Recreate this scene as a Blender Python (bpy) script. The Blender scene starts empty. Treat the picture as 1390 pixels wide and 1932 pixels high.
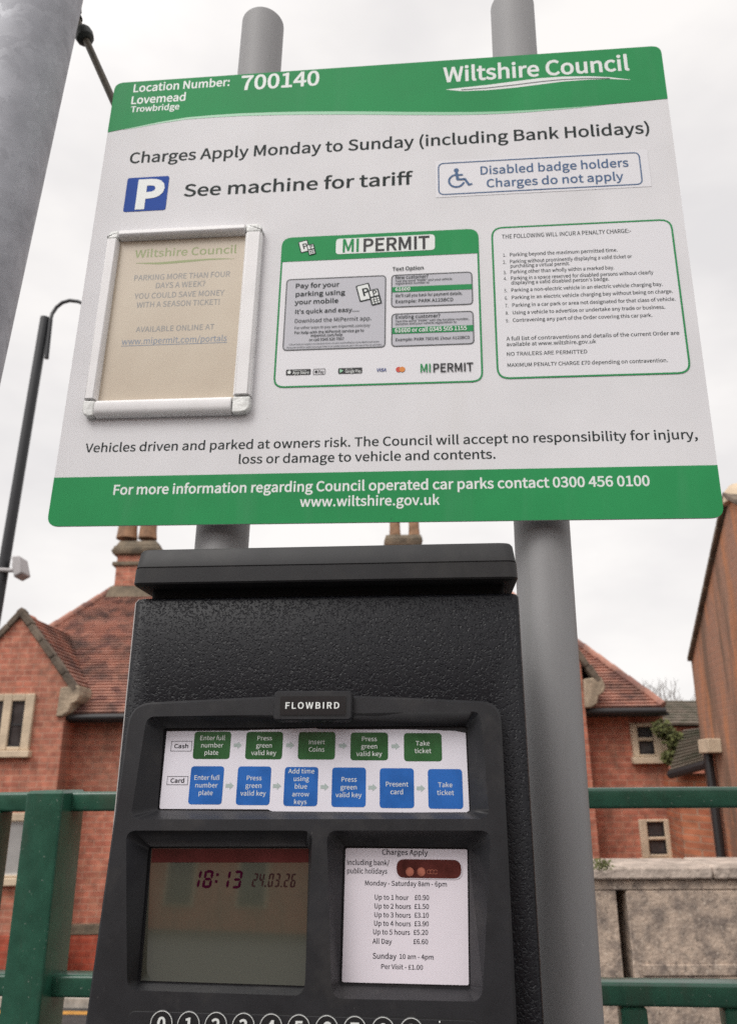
import bpy, bmesh, math, random
from mathutils import Vector, Matrix
from mathutils.geometry import delaunay_2d_cdt
random.seed(7)
S = bpy.context.scene
COL = S.collection
R = math.radians

# ------------------------------------------------------------------ camera, sky, sun, exposure
EYE = 1.45
FPX, PITCH, ROLL, PW, PH = 1455.0, R(18.4), R(0.6), 1390.0, 1932.0
cf = Vector((0, math.cos(PITCH), math.sin(PITCH)))
cr0 = Vector((1, 0, 0)); cu0 = cr0.cross(cf)
cr = math.cos(ROLL)*cr0 + math.sin(ROLL)*cu0
cu = -math.sin(ROLL)*cr0 + math.cos(ROLL)*cu0
cam = bpy.data.cameras.new('camera'); camo = bpy.data.objects.new('camera', cam); COL.objects.link(camo)
camo.matrix_world = Matrix(((cr.x, cu.x, -cf.x, 0), (cr.y, cu.y, -cf.y, 0), (cr.z, cu.z, -cf.z, EYE), (0, 0, 0, 1)))
cam.sensor_fit = 'VERTICAL'; cam.sensor_height = 36.0; cam.lens = FPX/PH*36.0
cam.clip_start = 0.02; cam.clip_end = 3000
cam.dof.use_dof = True; cam.dof.focus_distance = 0.78; cam.dof.aperture_fstop = 10.5
S.camera = camo
S.cycles.use_denoising = False

SUN_EL, SUN_AZ = R(50), R(218)          # compass-like: from +Y clockwise; behind the viewer, a little left
w = bpy.data.worlds.new('World'); S.world = w; w.use_nodes = True
nt = w.node_tree; N = nt.nodes; L = nt.links; N.clear()
out = N.new('ShaderNodeOutputWorld'); bg = N.new('ShaderNodeBackground'); bg.inputs['Strength'].default_value = 0.1
sky = N.new('ShaderNodeTexSky'); sky.sky_type = 'NISHITA'; sky.sun_disc = False
sky.sun_elevation = SUN_EL; sky.sun_rotation = SUN_AZ
tc = N.new('ShaderNodeTexCoord'); mp = N.new('ShaderNodeMapping'); mp.inputs['Scale'].default_value = (1.0, 1.0, 2.2)
nz = N.new('ShaderNodeTexNoise'); nz.inputs['Scale'].default_value = 2.3; nz.inputs['Detail'].default_value = 5; nz.inputs['Roughness'].default_value = .5
rp = N.new('ShaderNodeValToRGB')
rp.color_ramp.elements[0].position = .34; rp.color_ramp.elements[0].color = (7.6, 7.4, 7.4, 1)
rp.color_ramp.elements[1].position = .62; rp.color_ramp.elements[1].color = (9.7, 9.4, 9.15, 1)
mx = N.new('ShaderNodeMix'); mx.data_type = 'RGBA'; mx.inputs['Factor'].default_value = 0.96; mx.clamp_factor = True
L.new(tc.outputs['Generated'], mp.inputs['Vector']); L.new(mp.outputs[0], nz.inputs['Vector'])
L.new(nz.outputs['Fac'], rp.inputs['Fac']); L.new(sky.outputs[0], mx.inputs['A']); L.new(rp.outputs['Color'], mx.inputs['B'])
# the cloud is brighter on the sun's side of the sky, behind the viewer
vd = N.new('ShaderNodeVectorMath'); vd.operation = 'DOT_PRODUCT'; vd.inputs[1].default_value = (math.sin(SUN_AZ)*.75, math.cos(SUN_AZ)*.75, .66)
vm = N.new('ShaderNodeMapRange'); vm.inputs['From Min'].default_value = 0.15; vm.inputs['From Max'].default_value = 1; vm.inputs['To Min'].default_value = 1; vm.inputs['To Max'].default_value = 1.85
mu = N.new('ShaderNodeMix'); mu.data_type = 'RGBA'; mu.blend_type = 'MULTIPLY'; mu.inputs['Factor'].default_value = 1; mu.clamp_result = False
L.new(tc.outputs['Generated'], vd.inputs[0]); L.new(vd.outputs['Value'], vm.inputs['Value']); L.new(mx.outputs['Result'], mu.inputs['A']); L.new(vm.outputs[0], mu.inputs['B'])
L.new(mu.outputs['Result'], bg.inputs['Color']); L.new(bg.outputs[0], out.inputs[0])
sun = bpy.data.lights.new('sun', 'SUN'); sun.energy = 1.5; sun.angle = R(25); sun.color = (1, .975, .94)
suno = bpy.data.objects.new('sun', sun); COL.objects.link(suno)
sd = Vector((math.sin(SUN_AZ)*math.cos(SUN_EL), math.cos(SUN_AZ)*math.cos(SUN_EL), math.sin(SUN_EL)))
suno.rotation_euler = sd.to_track_quat('Z', 'Y').to_euler()
S.view_settings.view_transform = 'Standard'; S.view_settings.look = 'None'
S.view_settings.exposure = 0.10; S.view_settings.gamma = 1.0

# ------------------------------------------------------------------ frames: a plane in the world with right / up / towards-viewer axes
EYEV = Vector((0, 0, EYE))
def ray(x, y): return cf + cr*((x-PW/2)/FPX) - cu*((y-PH/2)/FPX)
class Frame:
    def __init__(s, o, yaw=0, lean=0, tilt=0):
        yaw, lean, tilt = R(yaw), R(lean), R(tilt)
        ex = Vector((math.cos(yaw), -math.sin(yaw), 0)); n = Vector((-math.sin(yaw), -math.cos(yaw), 0)); ez = Vector((0, 0, 1))
        ez2 = math.cos(tilt)*ez - math.sin(tilt)*n
        s.U = math.cos(lean)*ex - math.sin(lean)*ez2; s.V = math.sin(lean)*ex + math.cos(lean)*ez2
        s.N = s.U.cross(s.V); s.O = Vector(o)
    def uv(s, x, y, n=0.0):
        d = ray(x, y); o = s.O + s.N*n - EYEV
        P = d*(o.dot(s.N)/d.dot(s.N)) + EYEV - s.O
        return Vector((P.dot(s.U), P.dot(s.V)))
    def P(s, u, v, n=0.0): return s.O + s.U*u + s.V*v + s.N*n
    def mat(s, base):
        m = Matrix((s.U, -s.N, s.V)).transposed().to_4x4(); m.translation = base; return m
def at(x, y, Y):
    d = ray(x, y); return d*(Y/d.y) + EYEV
WORLD = Frame((0, 0, 0))

# ------------------------------------------------------------------ materials
def pbr(name, col, rough=.5, metal=0.0, var=None, bump=None, spec=.5, coat=0, col2=None, stretch=(1, 1, 1), dirt=()):
    m = bpy.data.materials.new(name); m.use_nodes = True
    n = m.node_tree.nodes; l = m.node_tree.links; b = n['Principled BSDF']
    b.inputs['Base Color'].default_value = (*col, 1); b.inputs['Roughness'].default_value = rough
    b.inputs['Metallic'].default_value = metal; b.inputs['Specular IOR Level'].default_value = spec
    b.inputs['Coat Weight'].default_value = coat; b.inputs['Coat Roughness'].default_value = .06
    t = n.new('ShaderNodeTexCoord'); mp = n.new('ShaderNodeMapping'); mp.inputs['Scale'].default_value = stretch
    l.new(t.outputs['Object'], mp.inputs['Vector'])
    if var:
        sc, amt = var
        z = n.new('ShaderNodeTexNoise'); z.inputs['Scale'].default_value = sc; z.inputs['Detail'].default_value = 6; z.inputs['Roughness'].default_value = .6
        l.new(mp.outputs[0], z.inputs['Vector'])
        r = n.new('ShaderNodeValToRGB'); c2 = col2 or tuple(c*(1-amt) for c in col)
        r.color_ramp.elements[0].position = .35; r.color_ramp.elements[0].color = (*c2, 1)
        r.color_ramp.elements[1].position = .62; r.color_ramp.elements[1].color = (*(col if col2 else tuple(min(1, c*(1+amt*.5)) for c in col)), 1)
        l.new(z.outputs['Fac'], r.inputs['Fac']); l.new(r.outputs['Color'], b.inputs['Base Color'])
        q = n.new('ShaderNodeMapRange'); q.inputs['To Min'].default_value = max(.03, rough-.08); q.inputs['To Max'].default_value = min(1, rough+.08)
        l.new(z.outputs['Fac'], q.inputs['Value']); l.new(q.outputs[0], b.inputs['Roughness'])
    for sc, lo, hi, dc, amt, dst in dirt:      # specks, scuffs and streaks that belong to the surface
        dm = n.new('ShaderNodeMapping'); dm.inputs['Scale'].default_value = dst; l.new(t.outputs['Object'], dm.inputs['Vector'])
        z = n.new('ShaderNodeTexNoise'); z.inputs['Scale'].default_value = sc; z.inputs['Detail'].default_value = 4; z.inputs['Roughness'].default_value = .65; l.new(dm.outputs[0], z.inputs['Vector'])
        q = n.new('ShaderNodeMapRange'); q.inputs['From Min'].default_value = lo; q.inputs['From Max'].default_value = hi; q.inputs['To Max'].default_value = amt; l.new(z.outputs['Fac'], q.inputs['Value'])
        x = n.new('ShaderNodeMix'); x.data_type = 'RGBA'; x.inputs['B'].default_value = (*dc, 1); l.new(q.outputs[0], x.inputs['Factor'])
        if b.inputs['Base Color'].is_linked: l.new(b.inputs['Base Color'].links[0].from_socket, x.inputs['A'])
        else: x.inputs['A'].default_value = (*col, 1)
        l.new(x.outputs['Result'], b.inputs['Base Color'])
    if bump:
        sc, st, ds = bump
        z2 = n.new('ShaderNodeTexNoise'); z2.inputs['Scale'].default_value = sc; z2.inputs['Detail'].default_value = 3
        l.new(mp.outputs[0], z2.inputs['Vector'])
        bp = n.new('ShaderNodeBump'); bp.inputs['Strength'].default_value = st; bp.inputs['Distance'].default_value = ds
        l.new(z2.outputs['Fac'], bp.inputs['Height']); l.new(bp.outputs[0], b.inputs['Normal'])
    return m

def hammered(name):
    m = pbr(name, (.0065, .0068, .0092), .33, spec=.22)
    n = m.node_tree.nodes; l = m.node_tree.links; b = n['Principled BSDF']
    t = n.new('ShaderNodeTexCoord')
    wz = n.new('ShaderNodeTexNoise'); wz.inputs['Scale'].default_value = 60; wz.inputs['Detail'].default_value = 2
    l.new(t.outputs['Object'], wz.inputs['Vector'])
    z = n.new('ShaderNodeTexNoise'); z.inputs['Scale'].default_value = 470; z.inputs['Detail'].default_value = 1.2; z.inputs['Roughness'].default_value = .4; z.inputs['Distortion'].default_value = .6
    l.new(t.outputs['Object'], z.inputs['Vector'])
    r = n.new('ShaderNodeValToRGB'); r.color_ramp.interpolation = 'EASE'
    r.color_ramp.elements[0].position = .28; r.color_ramp.elements[1].position = .52
    l.new(z.outputs['Fac'], r.inputs['Fac'])
    bp = n.new('ShaderNodeBump'); bp.inputs['Strength'].default_value = .55; bp.inputs['Distance'].default_value = .0007
    l.new(r.outputs['Color'], bp.inputs['Height']); l.new(bp.outputs[0], b.inputs['Normal'])
    return m

def brick(name, axis='x', c1=(.51, .175, .11), c2=(.40, .125, .08), mortar=(.49, .25, .175), stain=(.20, .12, .085), stain_amt=.5, soot_z=None, streak=()):
    m = bpy.data.materials.new(name); m.use_nodes = True
    n = m.node_tree.nodes; l = m.node_tree.links; b = n['Principled BSDF']; b.inputs['Roughness'].default_value = .9
    t = n.new('ShaderNodeTexCoord'); s = n.new('ShaderNodeSeparateXYZ'); c = n.new('ShaderNodeCombineXYZ')
    l.new(t.outputs['Object'], s.inputs[0]); l.new(s.outputs[0 if axis == 'x' else 1], c.inputs[0]); l.new(s.outputs[2], c.inputs[1])
    k = n.new('ShaderNodeTexBrick'); k.inputs['Scale'].default_value = 1; k.inputs['Brick Width'].default_value = .225; k.inputs['Row Height'].default_value = .075
    k.inputs['Mortar Size'].default_value = .008; k.inputs['Mortar Smooth'].default_value = .3; k.inputs['Bias'].default_value = -.1
    k.inputs['Color1'].default_value = (*c1, 1); k.inputs['Color2'].default_value = (*c2, 1); k.inputs['Mortar'].default_value = (*mortar, 1)
    l.new(c.outputs[0], k.inputs['Vector'])
    mp = n.new('ShaderNodeMapping'); mp.inputs['Scale'].default_value = (1.3, 1.3, .55); l.new(t.outputs['Object'], mp.inputs['Vector'])
    z = n.new('ShaderNodeTexNoise'); z.inputs['Scale'].default_value = 1.6; z.inputs['Detail'].default_value = 7; z.inputs['Roughness'].default_value = .62
    l.new(mp.outputs[0], z.inputs['Vector'])
    r = n.new('ShaderNodeMapRange'); r.inputs['From Min'].default_value = .42; r.inputs['From Max'].default_value = .72; r.inputs['To Max'].default_value = stain_amt
    l.new(z.outputs['Fac'], r.inputs['Value'])
    x = n.new('ShaderNodeMix'); x.data_type = 'RGBA'; x.inputs['B'].default_value = (*stain, 1)
    l.new(k.outputs['Color'], x.inputs['A']); l.new(r.outputs[0], x.inputs['Factor'])
    last = x.outputs['Result']
    # single odd bricks, burnt or pale
    z3 = n.new('ShaderNodeTexNoise'); z3.inputs['Scale'].default_value = 9; z3.inputs['Detail'].default_value = 2; l.new(c.outputs[0], z3.inputs['Vector'])
    h = n.new('ShaderNodeHueSaturation'); q = n.new('ShaderNodeMapRange'); q.inputs['From Min'].default_value = .3; q.inputs['From Max'].default_value = .7
    q.inputs['To Min'].default_value = .72; q.inputs['To Max'].default_value = 1.25; l.new(z3.outputs['Fac'], q.inputs['Value']); l.new(q.outputs[0], h.inputs['Value'])
    l.new(last, h.inputs['Color']); last = h.outputs['Color']
    if soot_z is not None:
        mr = n.new('ShaderNodeMapRange'); mr.inputs['From Min'].default_value = soot_z[0]; mr.inputs['From Max'].default_value = soot_z[1]; mr.inputs['To Max'].default_value = .8
        ad = n.new('ShaderNodeMath'); ad.operation = 'ADD'; z4 = n.new('ShaderNodeTexNoise'); z4.inputs['Scale'].default_value = 4
        mp4 = n.new('ShaderNodeMapping'); mp4.inputs['Scale'].default_value = (1.5, 1.5, .25); l.new(t.outputs['Object'], mp4.inputs['Vector']); l.new(mp4.outputs[0], z4.inputs['Vector'])
        l.new(s.outputs[2], ad.inputs[0]); l.new(z4.outputs['Fac'], ad.inputs[1]); l.new(ad.outputs[0], mr.inputs['Value'])
        x2 = n.new('ShaderNodeMix'); x2.data_type = 'RGBA'; x2.inputs['B'].default_value = (.30, .17, .115, 1)
        l.new(last, x2.inputs['A']); l.new(mr.outputs[0], x2.inputs['Factor']); last = x2.outputs['Result']
    for sc, lo, hi, dc, amt, dst in streak:
        dm = n.new('ShaderNodeMapping'); dm.inputs['Scale'].default_value = dst; l.new(t.outputs['Object'], dm.inputs['Vector'])
        zz = n.new('ShaderNodeTexNoise'); zz.inputs['Scale'].default_value = sc; zz.inputs['Detail'].default_value = 5; zz.inputs['Roughness'].default_value = .6; l.new(dm.outputs[0], zz.inputs['Vector'])
        qq = n.new('ShaderNodeMapRange'); qq.inputs['From Min'].default_value = lo; qq.inputs['From Max'].default_value = hi; qq.inputs['To Max'].default_value = amt; l.new(zz.outputs['Fac'], qq.inputs['Value'])
        xx = n.new('ShaderNodeMix'); xx.data_type = 'RGBA'; xx.inputs['B'].default_value = (*dc, 1); l.new(qq.outputs[0], xx.inputs['Factor']); l.new(last, xx.inputs['A']); last = xx.outputs['Result']
    l.new(last, b.inputs['Base Color'])
    bp = n.new('ShaderNodeBump'); bp.inputs['Strength'].default_value = .35; bp.inputs['Distance'].default_value = .004; bp.invert = True
    l.new(k.outputs['Fac'], bp.inputs['Height']); l.new(bp.outputs[0], b.inputs['Normal'])
    return m

def tiles_mat(name):
    m = bpy.data.materials.new(name); m.use_nodes = True
    n = m.node_tree.nodes; l = m.node_tree.links; b = n['Principled BSDF']; b.inputs['Roughness'].default_value = .85
    t = n.new('ShaderNodeTexCoord'); mp = n.new('ShaderNodeMapping'); mp.inputs['Scale'].default_value = (6, 3, 9); l.new(t.outputs['Object'], mp.inputs['Vector'])
    v = n.new('ShaderNodeTexVoronoi'); v.inputs['Scale'].default_value = 1; l.new(mp.outputs[0], v.inputs['Vector'])
    r = n.new('ShaderNodeValToRGB'); cr_ = r.color_ramp
    cr_.elements[0].color = (.36, .165, .12, 1); cr_.elements[1].color = (.23, .11, .09, 1)
    e = cr_.elements.new(.5); e.color = (.45, .23, .17, 1)
    sv = n.new('ShaderNodeSeparateColor'); l.new(v.outputs['Color'], sv.inputs[0]); l.new(sv.outputs[0], r.inputs['Fac'])
    z = n.new('ShaderNodeTexNoise'); z.inputs['Scale'].default_value = 2.6; z.inputs['Detail'].default_value = 9; z.inputs['Roughness'].default_value = .72
    l.new(t.outputs['Object'], z.inputs['Vector'])
    q = n.new('ShaderNodeMapRange'); q.inputs['From Min'].default_value = .44; q.inputs['From Max'].default_value = .64; q.inputs['To Max'].default_value = .82
    l.new(z.outputs['Fac'], q.inputs['Value'])
    x = n.new('ShaderNodeMix'); x.data_type = 'RGBA'; x.inputs['B'].default_value = (.085, .062, .055, 1)
    l.new(r.outputs['Color'], x.inputs['A']); l.new(q.outputs[0], x.inputs['Factor']); l.new(x.outputs['Result'], b.inputs['Base Color'])
    return m

def galv(name):
    m = pbr(name, (.3, .305, .325), .5, .1)
    n = m.node_tree.nodes; l = m.node_tree.links; b = n['Principled BSDF']
    t = n.new('ShaderNodeTexCoord'); wn = n.new('ShaderNodeTexNoise'); wn.inputs['Scale'].default_value = 25; wn.inputs['Detail'].default_value = 4
    l.new(t.outputs['Object'], wn.inputs['Vector'])
    mxv = n.new('ShaderNodeMix'); mxv.data_type = 'VECTOR'; mxv.inputs['Factor'].default_value = .06
    l.new(t.outputs['Object'], mxv.inputs['A']); l.new(wn.outputs['Color'], mxv.inputs['B'])
    v = n.new('ShaderNodeTexVoronoi'); v.inputs['Scale'].default_value = 80; l.new(mxv.outputs['Result'], v.inputs['Vector'])
    sv = n.new('ShaderNodeSeparateColor'); l.new(v.outputs['Color'], sv.inputs[0])
    z = n.new('ShaderNodeTexNoise'); z.inputs['Scale'].default_value = 14; z.inputs['Detail'].default_value = 6; l.new(t.outputs['Object'], z.inputs['Vector'])
    a = n.new('ShaderNodeMath'); a.operation = 'ADD'; l.new(z.outputs['Fac'], a.inputs[0])
    ml = n.new('ShaderNodeMath'); ml.operation = 'MULTIPLY'; ml.inputs[1].default_value = .16; l.new(sv.outputs[0], ml.inputs[0]); l.new(ml.outputs[0], a.inputs[1])
    r = n.new('ShaderNodeValToRGB'); r.color_ramp.elements[0].position = .36; r.color_ramp.elements[0].color = (.30, .308, .338, 1)
    r.color_ramp.elements[1].position = .82; r.color_ramp.elements[1].color = (.43, .44, .478, 1)
    l.new(a.outputs[0], r.inputs['Fac']); l.new(r.outputs['Color'], b.inputs['Base Color'])
    q = n.new('ShaderNodeMapRange'); q.inputs['To Min'].default_value = .5; q.inputs['To Max'].default_value = .7; l.new(sv.outputs[1], q.inputs['Value']); l.new(q.outputs[0], b.inputs['Roughness'])
    return m

M = dict(
    board=pbr('board_white', (.705, .70, .715), .55, var=(6, .05), spec=.15, dirt=((55, .70, .76, (.38, .34, .30), .6, (1, 1, 1)), (14, .52, .8, (.58, .55, .50), .16, (1, 1, .12)))),
    green=pbr('sign_green', (.028, .27, .09), .6, var=(5, .10), spec=.14, dirt=((60, .69, .76, (.02, .12, .05), .6, (1, 1, 1)), (14, .5, .8, (.10, .30, .16), .3, (1, 1, .15)))),
    light_green=pbr('stripe_green', (.28, .56, .36), .45),
    white_ink=pbr('white_ink', (.74, .77, .75), .45, spec=.3),
    dark_ink=pbr('dark_ink', (.030, .038, .038), .6, spec=.1),
    grey_ink=pbr('grey_ink', (.10, .105, .11), .5, spec=.3),
    blue=pbr('sign_blue', (.035, .085, .34), .65, var=(9, .10), spec=.08),
    blue_ink=pbr('blue_ink', (.05, .115, .24), .5, spec=.3),
    pale=pbr('notice_white', (.725, .72, .745), .45, spec=.3),
    box_grey=pbr('notice_grey', (.50, .50, .54), .5, spec=.3),
    black_ink=pbr('black_ink', (.022, .022, .025), .5, spec=.3),
    red_ink=pbr('red_ink', (.55, .05, .03), .5), orange_ink=pbr('orange_ink', (.65, .22, .03), .5), navy_ink=pbr('navy_ink', (.02, .05, .22), .5),
    alu=pbr('frame_white', (.80, .79, .79), .5, var=(18, .05), spec=.3),
    corner=pbr('corner_plastic', (.70, .71, .69), .3, var=(60, .2), bump=(90, .5, .003), spec=.6),
    poster=pbr('faded_poster', (.565, .49, .385), .4, var=(5, .13), col2=(.49, .41, .315), spec=.35, coat=.25),
    faded=pbr('faded_ink', (.25, .25, .245), .5), faded_green=pbr('faded_green_ink', (.26, .31, .12), .5),
    faded_blue=pbr('faded_blue_ink', (.20, .24, .30), .5),
    post=pbr('post_grey', (.205, .203, .205), .55, var=(22, .07), bump=(60, .08, .002), stretch=(1, 1, .25), dirt=((180, .69, .75, (.45, .45, .45), .6, (1, 1, 1)), (30, .55, .8, (.12, .125, .11), .5, (1, 1, .1)))),
    galv=galv('galvanised_steel'),
    rod=pbr('rod_brown', (.085, .07, .048), .6, var=(40, .4)), knuckle=pbr('knuckle_dark', (.022, .028, .024), .55, var=(50, .4)),
    black=pbr('black_paint', (.010, .011, .014), .4), camgrey=pbr('camera_grey', (.42, .40, .40), .5), lamp_glass=pbr('lamp_glass', (.5, .5, .48), .2),
    rail=pbr('railing_green', (.020, .083, .052), .27, var=(25, .2), bump=(35, .06, .003), spec=.5, dirt=((130, .66, .72, (.30, .32, .28), .7, (1, 1, 1)), (18, .55, .75, (.045, .065, .045), .6, (1, 1, .3)))),
    shell=hammered('hammered_black'), neck=pbr('neck_black', (.004, .004, .004), .7, spec=.2),
    plastic=pbr('dark_plastic', (.0155, .0155, .0178), .5, var=(30, .2), bump=(900, .12, .0004), spec=.35, dirt=((22, .52, .75, (.045, .042, .040), .55, (1, 1, 1)), (260, .70, .76, (.16, .15, .14), .5, (1, 1, .35)))),
    hood=pbr('hood_plastic', (.0145, .0145, .016), .52, var=(25, .2), bump=(700, .12, .0004), spec=.35, dirt=((18, .5, .75, (.04, .038, .036), .5, (1, 1, 1)), (240, .71, .77, (.16, .15, .14), .5, (1, 1, 1)))),
    deep=pbr('shadow_gap_black', (.006, .006, .007), .6), badge=pbr('badge_black', (.012, .012, .013), .22, spec=.5),
    card=pbr('card_white', (.72, .70, .76), .22, var=(11, .05), spec=.45),
    cardgreen=pbr('card_green', (.028, .105, .035), .2, var=(40, .2), spec=.5), cardblue=pbr('card_blue', (.022, .125, .42), .2, var=(40, .16), spec=.5),
    arrow=pbr('arrow_grey', (.38, .45, .43), .3), card_ink=pbr('card_ink', (.022, .02, .026), .5, spec=.1), pale_ink=pbr('pale_ink', (.66, .68, .66), .35),
    tariff=pbr('tariff_white', (.71, .66, .71), .3, var=(9, .05), spec=.4),
    pill=pbr('pill_window', (.075, .018, .016), .12, var=(60, .5), spec=.6), coin=pbr('coin_orange', (.36, .115, .075), .35, var=(150, .3)),
    lcd=pbr('lcd_olive', (.058, .060, .044), .05, spec=.8, coat=.9), lcd_strip=pbr('lcd_strip', (.075, .016, .016), .1, var=(30, .3)),
    seg=pbr('lcd_segment', (.034, .003, .014), .8, spec=0), seg_faint=pbr('lcd_segment_faint', (.034, .016, .016), .8, spec=0),
    ring=pbr('key_ring', (.36, .34, .27), .4, metal=.3), key=pbr('key_black', (.014, .014, .015), .3),
    brick=brick('red_brick', streak=((7, .52, .70, (.56, .26, .16), .5, (1, 1, 1)), (2.4, .52, .7, (.17, .10, .07), .55, (1, 1, .4)))), brick_old=brick('sooty_brick', 'x', c1=(.52, .17, .08), c2=(.40, .13, .065), mortar=(.42, .22, .15), stain=(.26, .15, .10), stain_amt=.85, soot_z=(2.1, 2.9), streak=((2.2, .48, .64, (.14, .085, .055), .8, (1.6, 1, .22)), (3.1, .50, .66, (.50, .20, .085), .75, (1.6, 1, .3)), (14, .55, .7, (.12, .08, .06), .5, (1, 1, 1)))),
    brick_red=brick('plinth_brick', c1=(.40, .07, .035), c2=(.33, .06, .03), mortar=(.36, .1, .06), stain_amt=.15),
    brick_orange=brick('orange_brick', c1=(.45, .15, .07), c2=(.36, .11, .055), mortar=(.36, .2, .13), stain_amt=.3),
    tile=tiles_mat('clay_tiles'), slate=pbr('slate', (.17, .135, .105), .85, var=(4, .5), col2=(.075, .07, .045)), edge=pbr('glint_lip_grey', (.34, .32, .31), .45),  # edge: pale grey painting the casing's sky glint, also its panel lip
    kneel=pbr('kneeler_stone', (.36, .28, .20), .9, var=(4, .5), bump=(25, .6, .02)), cream=pbr('cream_stone', (.58, .46, .33), .85, var=(3, .22), bump=(30, .4, .01)), stone=pbr('weathered_stone', (.21, .165, .115), .9, var=(4, .5), col2=(.085, .07, .05), bump=(25, .6, .02)),
    lime=pbr('limestone', (.50, .39, .305), .9, var=(11, .5), col2=(.20, .16, .135), bump=(40, .6, .015), dirt=((45, .56, .66, (.66, .56, .46), .6, (1, 1, 1)), (30, .57, .68, (.085, .07, .06), .7, (1, 1, .7)), (90, .6, .7, (.12, .10, .085), .6, (1, 1, 1)))),
    cope=pbr('cope_stone', (.47, .39, .33), .9, var=(7, .35), bump=(30, .6, .02), dirt=((16, .54, .68, (.20, .16, .13), .7, (1, 1, 1)), (60, .6, .7, (.62, .56, .48), .5, (1, 1, 1)))),
    pot=pbr('terracotta', (.29, .165, .095), .85, var=(5, .4)), coping=pbr('coping_stone', (.15, .115, .085), .9, var=(5, .5), bump=(25, .5, .02)), gutter=pbr('gutter_black', (.018, .016, .017), .5),
    glass=pbr('window_glass', (.055, .052, .052), .1, spec=.6, var=(5, .4)), blind=pbr('window_blind', (.33, .32, .31), .3, var=(4, .15)), sash=pbr('sash_white', (.55, .53, .50), .5),
    asphalt=pbr('asphalt', (.06, .058, .056), .9, var=(12, .3), bump=(150, .4, .01)), paving=pbr('paving', (.33, .30, .265), .9, var=(3, .2)), deck=pbr('deck_tarmac', (.085, .082, .08), .9, var=(20, .3), bump=(200, .5, .006)),
    yellow=pbr('yellow_line', (.55, .28, .06), .8, var=(12, .3)), kerb=pbr('kerb_stone', (.40, .36, .31), .85, var=(8, .3)),
    leaf=pbr('leaf_green', (.11, .12, .035), .8, var=(9, .4)), leaf2=pbr('leaf_dark', (.05, .085, .022), .75), twig=pbr('twig_brown', (.11, .085, .07), .9), soil=pbr('concrete_edge', (.25, .24, .22), .9, var=(5, .3)),
)
M['lcd'].node_tree.nodes['Principled BSDF'].inputs['Coat IOR'].default_value = 2.1
M['lcd'].node_tree.nodes['Principled BSDF'].inputs['Coat Roughness'].default_value = .03

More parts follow.
